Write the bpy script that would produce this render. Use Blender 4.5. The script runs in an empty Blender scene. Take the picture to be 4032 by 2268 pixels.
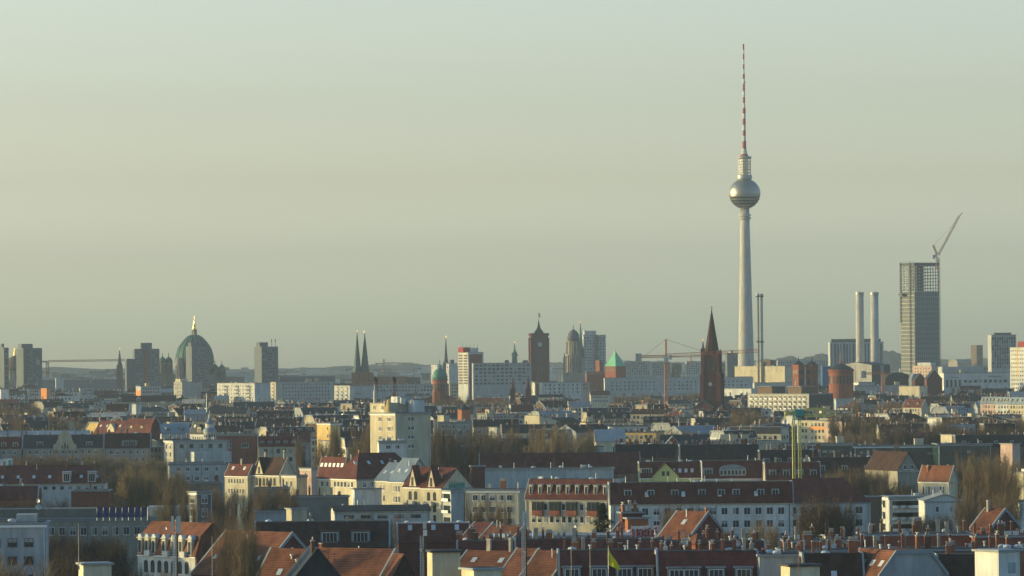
import bpy, math, random
from math import radians as R, sin, cos, tan, pi, sqrt, atan2
from mathutils import Vector, Matrix
random.seed(11)
sc = bpy.context.scene
col = sc.collection

# ---------------------------------------------------------------- camera
F = 17435.0            # focal length in pixels of the 4032 px wide photograph
CZ = 55.0              # eye height above the streets (m)
PITCH = math.atan((1384 - 1134) / F)
ROLL = R(0.45)
cam = bpy.data.cameras.new('camera')
cam.sensor_width = 36; cam.lens = F / 4032 * 36
cam.clip_start = 5; cam.clip_end = 60000
co = bpy.data.objects.new('camera', cam); col.objects.link(co)
co.matrix_world = Matrix.Translation((0, 0, CZ)) @ Matrix.Rotation(pi / 2 + PITCH, 4, 'X') @ Matrix.Rotation(-ROLL, 4, 'Z')
sc.camera = co

# ---------------------------------------------------------------- world, sun, exposure
SAZ, SEL = -83.0, 8.0
SD = Vector((sin(R(SAZ)) * cos(R(SEL)), cos(R(SAZ)) * cos(R(SEL)), sin(R(SEL))))
wd = bpy.data.worlds.new('World'); sc.world = wd; wd.use_nodes = True
wn, wl = wd.node_tree.nodes, wd.node_tree.links
bg = wn['Background']
sky = wn.new('ShaderNodeTexSky'); sky.sky_type = 'NISHITA'; sky.sun_disc = False
sky.sun_elevation = R(SEL); sky.sun_rotation = R(SAZ)
sky.air_density = 1.0; sky.dust_density = 3.0; sky.ozone_density = 1.5
# low sun behind haze: a pale yellow-green glow hugging the horizon, blue-grey above it
wt = wn.new('ShaderNodeTexCoord'); wx = wn.new('ShaderNodeSeparateXYZ'); wl.new(wt.outputs['Generated'], wx.inputs[0])
rmp = wn.new('ShaderNodeValToRGB'); wl.new(wx.outputs[2], rmp.inputs[0]); cr = rmp.color_ramp; cr.interpolation = 'LINEAR'
STOPS = [(0, (0.4406, 0.5775, 0.8077)), (0.0037, (0.3895, 0.5363, 0.7535)), (0.022, (0.2625, 0.3177, 0.4687)), (0.038, (0.1626, 0.1804, 0.2419)), (0.0564, (0.1248, 0.132, 0.1656)), (0.0788, (0.1155, 0.1186, 0.1373)), (0.16, (0.045, 0.065, 0.0891)), (0.35, (0.033, 0.06, 0.0799)), (1, (0.034, 0.061, 0.081))]
for i, (p_, c_) in enumerate(STOPS):
    e = cr.elements[0] if i == 0 else (cr.elements[-1] if p_ == 1.0 else cr.elements.new(p_))
    e.position = p_; e.color = (*c_, 1)
hz = wn.new('ShaderNodeVectorMath'); hz.operation = 'MULTIPLY'
hs = wn.new('ShaderNodeVectorMath'); hs.operation = 'SCALE'; hs.inputs['Scale'].default_value = 23.0
wo = wn.new('ShaderNodeVectorMath'); wo.operation = 'ADD'; wo.inputs[1].default_value = (0, 0, .006)   # dip of the true horizon
wl.new(wt.outputs['Generated'], wo.inputs[0]); wl.new(wo.outputs[0], sky.inputs[0])
wl.new(sky.outputs[0], hz.inputs[0]); wl.new(rmp.outputs[0], hz.inputs[1]); wl.new(hz.outputs[0], hs.inputs[0]); wl.new(hs.outputs[0], bg.inputs[0])
bg.inputs[1].default_value = 0.12
sl = bpy.data.lights.new('sun', 'SUN'); sl.energy = 4.2; sl.angle = R(0.6); sl.color = (1.0, 0.80, 0.34)
so = bpy.data.objects.new('sun', sl); col.objects.link(so)
so.rotation_euler = SD.to_track_quat('Z', 'Y').to_euler()
sc.view_settings.view_transform = 'Standard'; sc.view_settings.look = 'None'
sc.view_settings.exposure = 0.52; sc.view_settings.gamma = 1.0
sc.render.engine = 'CYCLES'
cy = sc.cycles
cy.use_denoising = True; cy.max_bounces = 4; cy.diffuse_bounces = 2; cy.glossy_bounces = 2
cy.transmission_bounces = 2; cy.volume_bounces = 1; cy.transparent_max_bounces = 6
cy.sample_clamp_indirect = 4

# ---------------------------------------------------------------- picture <-> place
_c, _s = cos(ROLL), sin(ROLL)
def at(px, py, D):
    a, b = (px - 2016) / F, (1134 - py) / F
    x, y = a * _c + b * _s, -a * _s + b * _c
    f = cos(PITCH) - y * sin(PITCH); u = sin(PITCH) + y * cos(PITCH)
    return Vector((x * D / f, D, CZ + u * D / f))
def px_of(p):
    f = p.y * cos(PITCH) + (p.z - CZ) * sin(PITCH); u = -p.y * sin(PITCH) + (p.z - CZ) * cos(PITCH)
    x, y = p.x / f, u / f
    return 2016 + F * (x * _c - y * _s), 1134 - F * (x * _s + y * _c)
def dist(px, py, H):            # how far a roof edge at height H is when it shows at row py
    D = 1500.0
    for _ in range(3):
        z = at(px, py, D).z; k = (CZ - z) / D
        D = (CZ - H) / max(k, 1e-4)
    return D
def hor(px): return 1384 + (2016 - px) * tan(ROLL)

# ---------------------------------------------------------------- materials
PAL = {  # name: (colour, roughness, metallic, mottling, scale)
 'cream': ((.57, .495, .345), .9, 0, 0.2, .25), 'white': ((.60, .59, .54), .85, 0, 0.2, .25), 'grey': ((.36, .37, .37), .9, 0, 0.2, .3),
 'lgrey': ((.44, .45, .43), .9, 0, 0.2, .25), 'dgrey': ((.13, .14, .15), .9, 0, .15, .3), 'beige': ((.44, .38, .27), .9, 0, 0.2, .3),
 'yellow': ((.72, .50, .20), .9, 0, 0.2, .25), 'ygreen': ((.55, .58, .24), .9, 0, .06, .25), 'pink': ((.60, .42, .34), .9, 0, 0.2, .25),
 'orange': ((.75, .30, .10), .9, 0, .05, .25), 'brick': ((.26, .092, .06), .9, 0, .25, .6), 'dbrick': ((.125, .046, .042), .9, 0, .25, .5),
 'obrick': ((.33, .13, .07), .9, 0, .2, .6), 'brown': ((.16, .11, .075), .9, 0, .2, .4), 'stone': ((.34, .31, .25), .9, 0, 0.2, .3),
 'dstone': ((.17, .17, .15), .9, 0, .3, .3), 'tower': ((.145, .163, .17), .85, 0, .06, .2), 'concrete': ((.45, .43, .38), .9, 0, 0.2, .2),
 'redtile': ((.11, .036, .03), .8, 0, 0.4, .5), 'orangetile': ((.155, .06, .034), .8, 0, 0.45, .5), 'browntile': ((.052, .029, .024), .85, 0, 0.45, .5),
 'darktile': ((.032, .026, .027), .8, 0, 0.45, .5), 'slate': ((.034, .04, .048), .6, 0, 0.35, .5), 'bitumen': ((.045, .048, .05), .9, 0, 0.45, .2),
 'lroof': ((.27, .29, .30), .7, 0, .15, .2), 'copper': ((.075, .19, .15), .6, .1, .25, .3), 'bcopper': ((.20, .50, .30), .6, .1, .12, .3),
 'dcopper': ((.05, .105, .10), .6, .1, .3, .3), 'zinc': ((.20, .24, .27), .5, .4, .15, .3), 'gold': ((.95, .60, .16), .3, 1, .05, 1),
 'steel': ((.33, .34, .34), .5, .4, .15, .5), 'gsteel': ((.30, .285, .25), 0.36, 0.7, .05, .5), 'dmetal': ((.06, .06, .065), .5, .4, .1, 1), 'lmetal': ((.55, .56, .55), .5, .3, .08, 1),
 'glass': ((.025, .034, .04), .15, 0, .1, .6), 'bglass': ((.085, .115, .135), .22, .3, .25, .12), 'gglass': ((.02, .05, .055), .2, 0, .3, .15),
 'frame': ((.78, .78, .74), .7, 0, .03, 1), 'dframe': ((.08, .08, .09), .7, 0, .1, 1), 'cranered': ((.24, .085, .06), .6, 0, .1, 1),
 'craneorange': ((.50, .17, .07), .6, 0, .1, 1), 'curtain': ((.30, .29, .26), .9, 0, .2, 2), 'craneyellow': ((.60, .56, .18), .6, 0, .08, 1), 'teal': ((.04, .30, .27), .6, 0, .1, 1),
 'red': ((.33, .075, .06), .7, 0, .08, 1), 'blue': ((.03, .10, .24), .7, 0, .1, .5), 'yellowflag': ((.72, .60, .02), .8, 0, .12, 1.5),
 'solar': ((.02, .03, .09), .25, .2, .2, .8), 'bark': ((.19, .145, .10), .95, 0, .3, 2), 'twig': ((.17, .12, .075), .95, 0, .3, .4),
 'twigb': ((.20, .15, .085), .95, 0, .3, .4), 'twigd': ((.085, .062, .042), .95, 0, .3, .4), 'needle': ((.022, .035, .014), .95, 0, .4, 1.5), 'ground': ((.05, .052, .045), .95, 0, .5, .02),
 'hill': ((.035, .045, .035), .95, 0, .4, .004), 'asphalt': ((.05, .05, .05), .9, 0, .2, .1), 'graffiti': ((.06, .30, .27), .8, 0, .3, 1.5),
 'cbrick': ((.27, .105, .06), .9, 0, .3, 1.2), 'cbrickd': ((.16, .075, .05), .9, 0, .3, 1.2), 'cplaster': ((.38, .33, .26), .9, 0, .3, 1.2),
 'redwall': ((.30, .05, .04), .85, 0, .1, .4), 'blueroof': ((.03, .05, .16), .5, .1, .2, .5), 'bluewall': ((.38, .42, .42), .8, 0, 0.2, .3), 'winewall': ((.30,.04,.05), .7,0,.2,.5),
}
_mats = {}
def M(k):
    if k in _mats: return _mats[k]
    c, ro, me, var, scl = PAL[k]
    m = bpy.data.materials.new(k); m.use_nodes = True
    n, l = m.node_tree.nodes, m.node_tree.links
    b = n['Principled BSDF']; b.inputs['Roughness'].default_value = ro; b.inputs['Metallic'].default_value = me
    b.inputs['Specular IOR Level'].default_value = .5 if ro < .5 else .15
    tc = n.new('ShaderNodeTexCoord'); oi = n.new('ShaderNodeObjectInfo')
    va = n.new('ShaderNodeVectorMath'); va.operation = 'ADD'
    sc1 = n.new('ShaderNodeVectorMath'); sc1.operation = 'SCALE'; sc1.inputs['Scale'].default_value = 300
    cx = n.new('ShaderNodeCombineXYZ')
    l.new(oi.outputs['Random'], cx.inputs[0]); l.new(cx.outputs[0], sc1.inputs[0])
    l.new(tc.outputs['Object'], va.inputs[0]); l.new(sc1.outputs[0], va.inputs[1])
    mp = n.new('ShaderNodeMapping'); mp.inputs['Scale'].default_value = (1, 1, .45); l.new(va.outputs[0], mp.inputs[0])
    no = n.new('ShaderNodeTexNoise'); no.inputs['Scale'].default_value = scl; no.inputs['Detail'].default_value = 5; no.inputs['Roughness'].default_value = .65
    l.new(mp.outputs[0], no.inputs[0])
    mr = n.new('ShaderNodeMapRange'); mr.inputs[1].default_value = .3; mr.inputs[2].default_value = .7
    mr.inputs[3].default_value = 1 - var; mr.inputs[4].default_value = 1 + var; l.new(no.outputs[0], mr.inputs[0])
    rr = n.new('ShaderNodeMapRange'); rr.inputs[3].default_value = .88; rr.inputs[4].default_value = 1.1; l.new(oi.outputs['Random'], rr.inputs[0])
    mu = n.new('ShaderNodeMath'); mu.operation = 'MULTIPLY'; l.new(mr.outputs[0], mu.inputs[0]); l.new(rr.outputs[0], mu.inputs[1])
    sv = n.new('ShaderNodeVectorMath'); sv.operation = 'SCALE'; sv.inputs[0].default_value = c; l.new(mu.outputs[0], sv.inputs['Scale'])
    if k.endswith('tile') or k in ('brick', 'dbrick', 'obrick', 'cbrick', 'cbrickd'):   # courses of tiles or bricks
        wv = n.new('ShaderNodeTexWave'); wv.bands_direction = 'Z'; wv.inputs['Scale'].default_value = .85 if k.endswith('tile') else 1.6
        wv.inputs['Distortion'].default_value = 1.5; wv.inputs['Detail'].default_value = 2; l.new(tc.outputs['Object'], wv.inputs[0])
        wr = n.new('ShaderNodeMapRange'); wr.inputs[3].default_value = .78; wr.inputs[4].default_value = 1.15; l.new(wv.outputs['Fac'], wr.inputs[0])
        s2 = n.new('ShaderNodeVectorMath'); s2.operation = 'SCALE'; l.new(sv.outputs[0], s2.inputs[0]); l.new(wr.outputs[0], s2.inputs['Scale']); sv = s2
    elif k in ('cream', 'white', 'beige', 'grey', 'lgrey', 'pink', 'yellow', 'concrete', 'stone', 'bluewall', 'bitumen', 'brown'):   # run-off streaks and repaired patches
        m2 = n.new('ShaderNodeMapping'); m2.inputs['Scale'].default_value = (1.6, 1.6, .12); l.new(va.outputs[0], m2.inputs[0])
        n2 = n.new('ShaderNodeTexNoise'); n2.inputs['Scale'].default_value = .9; n2.inputs['Detail'].default_value = 4; l.new(m2.outputs[0], n2.inputs[0])
        wr = n.new('ShaderNodeMapRange'); wr.inputs[1].default_value = .35; wr.inputs[2].default_value = .65; wr.inputs[3].default_value = .84; wr.inputs[4].default_value = 1.06; l.new(n2.outputs[0], wr.inputs[0])
        s2 = n.new('ShaderNodeVectorMath'); s2.operation = 'SCALE'; l.new(sv.outputs[0], s2.inputs[0]); l.new(wr.outputs[0], s2.inputs['Scale']); sv = s2
    l.new(sv.outputs[0], b.inputs['Base Color'])
    m.diffuse_color = (*c, 1)
    _mats[k] = m
    return m

# ---------------------------------------------------------------- mesh helpers
class MB:
    def __init__(s): s.v = []; s.f = []; s.m = []
    def face(s, pts, mi=0):
        n = len(s.v); s.v += [tuple(p) for p in pts]; s.f.append(tuple(range(n, n + len(pts)))); s.m.append(mi)
    def box(s, x0, x1, y0, y1, z0, z1, mi=0):
        n = len(s.v)
        s.v += [(x0, y0, z0), (x1, y0, z0), (x1, y1, z0), (x0, y1, z0), (x0, y0, z1), (x1, y0, z1), (x1, y1, z1), (x0, y1, z1)]
        for q in ((0, 3, 2, 1), (4, 5, 6, 7), (0, 1, 5, 4), (1, 2, 6, 5), (2, 3, 7, 6), (3, 0, 4, 7)):
            s.f.append(tuple(n + i for i in q)); s.m.append(mi)
        return s
    def loft(s, rings, mi=0, cap=True):          # rings of equal length, bottom to top
        n0 = len(s.v); k = len(rings[0])
        for r in rings: s.v += [tuple(p) for p in r]
        for j in range(len(rings) - 1):
            for i in range(k):
                a = n0 + j * k + i; b = n0 + j * k + (i + 1) % k
                s.f.append((a, b, b + k, a + k)); s.m.append(mi)
        if cap:
            s.f.append(tuple(n0 + i for i in range(k))[::-1]); s.m.append(mi)
            s.f.append(tuple(n0 + (len(rings) - 1) * k + i for i in range(k))); s.m.append(mi)
        return s
    def lathe(s, prof, n=16, cx=0, cy=0, mi=0, ph=0):
        return s.loft([[(cx + r * cos(ph + 2 * pi * i / n), cy + r * sin(ph + 2 * pi * i / n), z) for i in range(n)] for r, z in prof], mi)
    def prism(s, poly, y0, y1, mi=0):           # poly in (x, z), extruded along y
        return s.loft([[(x, y0, z) for x, z in poly], [(x, y1, z) for x, z in poly]], mi)
    def prismx(s, poly, x0, x1, mi=0):          # poly in (y, z), extruded along x
        return s.loft([[(x0, y, z) for y, z in poly], [(x1, y, z) for y, z in poly]], mi)
    def bar(s, p, q, w, mi=0, n=4, w2=None):
        p, q = Vector(p), Vector(q); d = (q - p)
        if d.length < 1e-6: return s
        d.normalize(); a = d.orthogonal().normalized(); b = d.cross(a); w2 = w if w2 is None else w2
        return s.loft([[c + (a * cos(2 * pi * (i + .5) / n) + b * sin(2 * pi * (i + .5) / n)) * r for i in range(n)] for c, r in ((p, w / 2), (q, w2 / 2))], mi)
    def truss(s, p, q, w, n, t, mi=0, up=(0, 0, 1), tri=False):
        p, q = Vector(p), Vector(q); d = (q - p); L = d.length; d.normalize()
        up = Vector(up)
        if abs(d.dot(up)) > .95: up = Vector((0, 1, 0))
        a = d.cross(up).normalized(); b = a.cross(d).normalized(); h = w / 2
        offs = [a * h - b * h, -a * h - b * h, b * h] if tri else [a * h + b * h, -a * h + b * h, -a * h - b * h, a * h - b * h]
        for o in offs: s.bar(p + o, q + o, t, mi)
        k = len(offs)
        for j in range(n):
            c0 = p + d * (L * j / n); c1 = p + d * (L * (j + 1) / n)
            for i in range(k):
                o0, o1 = offs[i], offs[(i + 1) % k]
                if j % 2: o0, o1 = o1, o0
                s.bar(c0 + o0, c1 + o1, t * .6, mi); s.bar(c1 + o0, c1 + o1, t * .6, mi)
        return s
    def mesh(s, name, mats, smooth=False):
        me = bpy.data.meshes.new(name); me.from_pydata(s.v, [], s.f)
        for k in ([mats] if isinstance(mats, str) else mats): me.materials.append(M(k))
        me.polygons.foreach_set('material_index', s.m)
        if smooth: me.polygons.foreach_set('use_smooth', [True] * len(s.f))
        me.update(); return me
    def build(s, name, mats, parent=None, smooth=False, loc=None, rz=0):
        return put(name, s.mesh(name, mats, smooth), parent, loc, rz)
def put(name, me, parent=None, loc=None, rz=0):
    o = bpy.data.objects.new(name, me); col.objects.link(o)
    if parent: o.parent = parent
    if loc is not None: o.location = loc
    if rz: o.rotation_euler = (0, 0, rz)
    return o
def tag(o, label, cat, group=None):
    o['label'] = label; o['category'] = cat
    if group: o['group'] = group
    return o
def empty(name, loc, rz=0, label=None, cat=None, group=None):
    o = bpy.data.objects.new(name, None); col.objects.link(o); o.location = loc; o.rotation_euler = (0, 0, rz)
    if label: tag(o, label, cat, group)
    return o

def struct(name, o, kind='structure'):
    o.name = name; o['kind'] = kind; return o

# ---------------------------------------------------------------- shared part meshes
_wm = {}; rwin = random.Random(3)
def wmesh(w, h, st='w', va=0):
    k = (round(w, 2), round(h, 2), st, va)
    if k in _wm: return _wm[k]
    mb = MB()
    if st == 'n': mb.box(-w / 2, w / 2, -.05, .05, 0 if va < 2 else h * .45, h, 2 if va else 1); va == 2 and mb.box(-w / 2, w / 2, -.05, .05, 0, h * .45, 1)
    elif st == 'l':                                   # loggia / balcony front: dark opening, light railing
        mb.box(-w / 2, w / 2, -.06, .05, 0, h, 1); mb.box(-w / 2, w / 2, -.7, -.06, 0, .12, 0); mb.box(-w / 2, w / 2, -.7, -.62, .12, h * .38, 0)
    elif st == 'a':                                   # arched
        mb.box(-w / 2, w / 2, -.06, .05, 0, h - w / 2, 1)
        mb.loft([[(w / 2 * cos(pi * i / 6), y, h - w / 2 + w / 2 * sin(pi * i / 6)) for i in range(7)] for y in (.05, -.06)], 1)
    else:
        n = max(1, round(w / .75)); t = .09
        mb.box(-w / 2, w / 2, -.05, .06, 0, h, 0)
        pw = (w - t) / n
        for i in range(n):
            x = -w / 2 + t + i * pw
            if va == 2: mb.box(x, x + pw - t, -.075, -.05, t, h * .5, 1); mb.box(x, x + pw - t, -.075, -.05, h * .5, h - t, 2)
            else: mb.box(x, x + pw - t, -.075, -.05, t, h - t, 2 if va == 1 and i % 2 == 0 else 1)
        mb.box(-w / 2 - .08, w / 2 + .08, -.14, -.05, -.1, 0, 0)
    _wm[k] = mb.mesh('window', ['dframe' if st == 'd' else 'frame', 'glass', 'curtain'])
    return _wm[k]
def wins(root, face, L, cols, rows, zt, dz=3.1, w=1.2, h=1.7, st='w', m0=1.5, m1=None, off=0, other=0, y0=0.0, skip=()):
    """rows of windows; zt = height of the top of the uppermost window; face F (front), L (left end), R (right end)"""
    m1 = m0 if m1 is None else m1
    if st != 'l': cols = max(1, min(cols, int((L - m0 - m1) / (w * 1.5))))
    for r in range(rows):
        for c in range(cols):
            me = wmesh(w, h, st, rwin.choice([0, 0, 0, 0, 1, 2]))
            if (c, r) in skip or c in skip: continue
            u = m0 + (L - m0 - m1) * ((c + .5) / cols)
            z = zt - h - r * dz
            if z < .5: continue
            if face == 'F': put('window', me, root, (u, y0 - .02, z))
            elif face == 'L': put('window', me, root, (-.02 + y0, u, z), -pi / 2)
            else: put('window', me, root, (other + .02, u, z), pi / 2)
_ch = {}
def chmesh(v, st='c'):
    if (v, st) in _ch: return _ch[(v, st)]
    rr = random.Random(v * 7 + 3); mb = MB(); w = rr.choice([.35, .45, .5, .6, .8, 1.1, 1.5] if v % 4 != 2 else [.4, .5, .7]); d = rr.choice([.4, .5, .6]); h = rr.uniform(.7, 2.5)
    mb.box(-w / 2, w / 2, -d / 2, d / 2, -1.6, h, 0); mb.box(-w / 2 - .07, w / 2 + .07, -d / 2 - .07, d / 2 + .07, h - .22, h - .08, 1)
    if v % 3 == 0:
        for i in range(max(1, int(w / .5))): mb.lathe([(.13, h), (.1, h + .45)], 6, -w / 2 + .25 + .5 * i, 0, 1)
    if v % 4 == 1: mb.box(-w / 2 - .05, w / 2 + .05, -d / 2 - .05, d / 2 + .05, h + .3, h + .38, 1); mb.box(-w / 2 + .1, w / 2 - .1, -.1, .1, h, h + .3, 1)
    base = 'cplaster' if v % 4 == 2 else ('cbrickd' if v % 4 == 3 else 'cbrick')
    _ch[(v, st)] = mb.mesh('chimney', [base, 'concrete']); return _ch[(v, st)]
_misc = {}
def misc(kind):
    if kind in _misc: return _misc[kind]
    mb = MB()
    if kind == 'vent': mb.lathe([(.14, -.6), (.14, .7), (.3, .72), (.3, .85), (.05, .95)], 8); m = 'lmetal'
    elif kind == 'pipe': mb.lathe([(.1, -.6), (.1, 1.5), (.16, 1.5), (.16, 1.6)], 6); m = 'lmetal'
    elif kind == 'dome': mb.box(-.6, .6, -.6, .6, 0, .25); mb.lathe([(.75, .25), (.64, .42), (.4, .55), (.1, .6)], 10, ph=.3); m = 'lmetal'
    elif kind == 'hatch': mb.box(-.6, .6, -.45, .45, 0, .6); mb.box(-.68, .68, -.5, .5, .6, .7); m = 'lmetal'
    elif kind == 'stair': mb.box(-1.8, 1.8, -1.5, 1.5, 0, 2.3); mb.box(-1.95, 1.95, -1.65, 1.65, 2.3, 2.5); m = 'cream'
    elif kind == 'aerial': mb.bar((0, 0, -1), (0, 0, 3.0), .06); [mb.bar((-w_, 0, z_), (w_, 0, z_), .05) for w_, z_ in ((.7, 2.8), (.55, 2.4), (.4, 2.0))]; m = 'dmetal'
    elif kind == 'sky': mb.box(-.45, .45, -.65, .65, .03, .14); m = 'lmetal'
    _misc[kind] = mb.mesh(kind, m); return _misc[kind]
NM = {'aerial': 'roof_aerial', 'vent': 'roof_vent', 'pipe': 'vent_pipe', 'dome': 'skylight_dome', 'hatch': 'roof_hatch', 'stair': 'stair_head', 'sky': 'skylight'}

# ---------------------------------------------------------------- houses
PROT, FP, RECTS = [], [], []
def corners(o, th, b, a):
    u = Vector((cos(th), sin(th))); v = Vector((-sin(th), cos(th))); o = Vector((o[0], o[1]))
    return [o, o + u * b, o + u * b + v * a, o + v * a]
def roofprof(roof, a, rh, ins):
    """half profile across the ridge: list of (q, z) from one eave to the other"""
    if roof == 'mans': return [(0, 0), (ins, rh), (a - ins, rh), (a, 0)]
    if roof == 'shed': return [(0, 0), (a, rh), (a, 0)]
    if roof == 'arc': return [(a / 2 - a / 2 * cos(pi * i / 10), rh * sin(pi * i / 10)) for i in range(11)]
    if roof == 'gamb': return [(0, 0), (a * .16, rh * .6), (a / 2, rh), (a - a * .16, rh * .6), (a, 0)]
    return [(0, 0), (a / 2, rh), (a, 0)]
def pz(prof, q):
    for (q0, z0), (q1, z1) in zip(prof, prof[1:]):
        if q0 <= q <= q1 and q1 > q0: return z0 + (z1 - z0) * (q - q0) / (q1 - q0)
    return 0
def house(label, x0, xm, x1, ye, H=20, D=None, th=20, dep=None, roof='flat', rh=4, rc='bitumen', wc='cream', ax='u', ins=1.6,
          ch=0, wF=None, wL=None, dF=None, dL=None, sky=None, clut=0, name='apartment_house', cat='house', group=None, vis=45, rng=None,
          par=None, hip=0, fire=True, chl=None, top=None, side='cream', lod=False):
    if -4 < th < 0: th, xm = -th, x0 + 3
    if th > 50: th, dep = 43, None
    rng = rng or random.Random(int(x0 * 13 + ye * 7))
    if D is None: D = dist(xm, ye, H)
    if abs(th) <= 8 and not dep: dep = 12
    t = R(th); P = at(xm, ye, D); H = P.z; s = F / D
    if th >= 0:
        b = (x1 - xm) / s / max(cos(t), .12); a = dep if dep else max(4, min(95, (xm - x0) / s / max(sin(t), .1))); b = max(b, 4)
        o = Vector((P.x, P.y, 0))
    else:
        b = (xm - x0) / s / max(cos(t), .12); a = dep if dep else max(4, min(40, (x1 - xm) / s / max(sin(-t), .1)))
        o = Vector((P.x - b * cos(t), P.y - b * sin(t), 0))
    root = empty(name, o, t, label, cat, group)
    FP.append(corners(o, t, b, a)); PROT.append((min(x0, xm), max(x1, xm), ye + vis, D)); RECTS.append((x0, x1, ye, D, root))
    p, q = (b, a) if ax == 'u' else (a, b)
    def mp(pp, qq, z): return (pp, qq, z) if ax == 'u' else (qq, pp, z)
    ov = .35; prof = roofprof(roof, q, rh, ins); zr = lambda u, v: 0
    w = MB()
    if roof == 'flat':
        w.box(0, b, 0, a, 0, H); rf = MB(); rf.box(-ov, b + ov, -ov, a + ov, H, H + .3, 0); rf.box(.25, b - .25, .25, a - .25, H + .3, H + .34, 1)
        rf.build('roof', [par or 'lroof', rc], root); zr = lambda u, v: H + .34
    elif roof == 'pyr' or (roof == 'hip') or hip:
        w.box(0, b, 0, a, 0, H - .02); rf = MB()
        if roof == 'pyr': pts = [(p / 2, q / 2, H + rh)] * 2
        else:
            hh = hip or q / 2; pts = [(hh, q / 2, H + rh), (p - hh, q / 2, H + rh)]
        e = [mp(*c) for c in ((-ov, -ov, H - .15), (p + ov, -ov, H - .15), (p + ov, q + ov, H - .15), (-ov, q + ov, H - .15))]
        r0, r1 = mp(*pts[0]), mp(*pts[1])
        if roof == 'mans':
            i = ins; c4 = [mp(*c) for c in ((i, i, H + rh), (p - i, i, H + rh), (p - i, q - i, H + rh), (i, q - i, H + rh))]
            rf.loft([e, c4], 0)
        elif roof == 'pyr':
            for k in range(4): rf.face([e[k], e[(k + 1) % 4], r0])
            rf.face(e)
        else:
            rf.face([e[0], e[1], r1, r0]); rf.face([e[2], e[3], r0, r1]); rf.face([e[1], e[2], r1]); rf.face([e[3], e[0], r0]); rf.face(e)
        rf.build('roof', rc, root)
        zr = lambda u, v: H + pz(prof, v if ax == 'u' else u)
    else:
        sec = [(0, 0), (q, 0), (q, H)] + [(qq, H + zz) for qq, zz in prof[-2:0:-1]] + [(0, H)]
        if roof == 'shed': sec = [(0, 0), (q, 0), (q, H + rh), (0, H)]
        w.loft([[mp(0, qq, zz) for qq, zz in sec], [mp(p, qq, zz) for qq, zz in sec]])
        rf = MB(); pr = prof[:-1] if roof == 'shed' else prof
        k0 = .0 if fire else ov
        for j, ((q0, z0), (q1, z1)) in enumerate(zip(pr, pr[1:])):
            d = sqrt((q1 - q0) ** 2 + (z1 - z0) ** 2); dz = (z1 - z0) / d; dq = (q1 - q0) / d
            q0e = q0 - ov * dq if j == 0 else q0; z0e = z0 - ov * dz if j == 0 else z0
            q1e = q1 + ov * dq if j == len(pr) - 2 else q1; z1e = z1 + ov * dz if j == len(pr) - 2 else z1
            flat = roof == 'mans' and j == 1
            nq, nz = -dz * .16, dq * .16
            sec = [(q0e, H + z0e + .03), (q1e, H + z1e + .03), (q1e + nq, H + z1e + nz + .03), (q0e + nq, H + z0e + nz + .03)]
            rf.loft([[mp(-k0, *c) for c in sec], [mp(p + k0, *c) for c in sec]], 1 if flat else 0)
        rf.build('roof', [rc, top or 'bitumen'], root)
        zr = lambda u, v: H + pz(prof, v if ax == 'u' else u)
        if fire:                                  # light fire-wall copings on the party walls
            cc = [(qq, H + zz + .12) for qq, zz in prof]
            if roof == 'shed': cc = cc[:2]
            for e0, e1 in ((-.32, 0), (p, p + .32)):
                cp = MB()
                for (q0, z0), (q1, z1) in zip(cc, cc[1:]):
                    cp.loft([[mp(e0, q0, z0 - .5), mp(e0, q1, z1 - .5), mp(e0, q1, z1 + .16), mp(e0, q0, z0 + .16)], [mp(e1, q0, z0 - .5), mp(e1, q1, z1 - .5), mp(e1, q1, z1 + .16), mp(e1, q0, z0 + .16)]])
                cp.build('coping', 'lroof', root)
    w.build('wall', wc, root)
    if D < 1900 and (wF or wL):                   # eaves cornice, gutter pipes
        MB().box(-.22, b + .22, -.22, 0, H - .55, H - .12).build('cornice', rng.choice(['lroof', 'beige', 'frame']), root)
        if wL and th >= 0: MB().box(-.22, 0, .01, a, H - .54, H - .13).build('cornice', 'frame', root)
        for f in ((.02, .98) if b > 9 else (.97,)): MB().lathe([(.09, max(H - 16, 0)), (.09, H - .5)], 6, b * f, -.12).build('downpipe', rng.choice(['zinc', 'lmetal', 'dmetal']), root)
        if wF and b > 14: MB().lathe([(.09, max(H - 16, 0)), (.09, H - .5)], 6, b * rng.uniform(.35, .65), -.12).build('downpipe', 'zinc', root)
    if wF: wins(root, 'F', b, *wF[:2], H - (wF[2] if len(wF) > 2 else .9), **(wF[3] if len(wF) > 3 else {}))
    sf = 'L' if th >= 0 else 'R'
    if wL: wins(root, sf, a, *wL[:2], H - (wL[2] if len(wL) > 2 else .9), other=b, **(wL[3] if len(wL) > 3 else {}))
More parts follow.
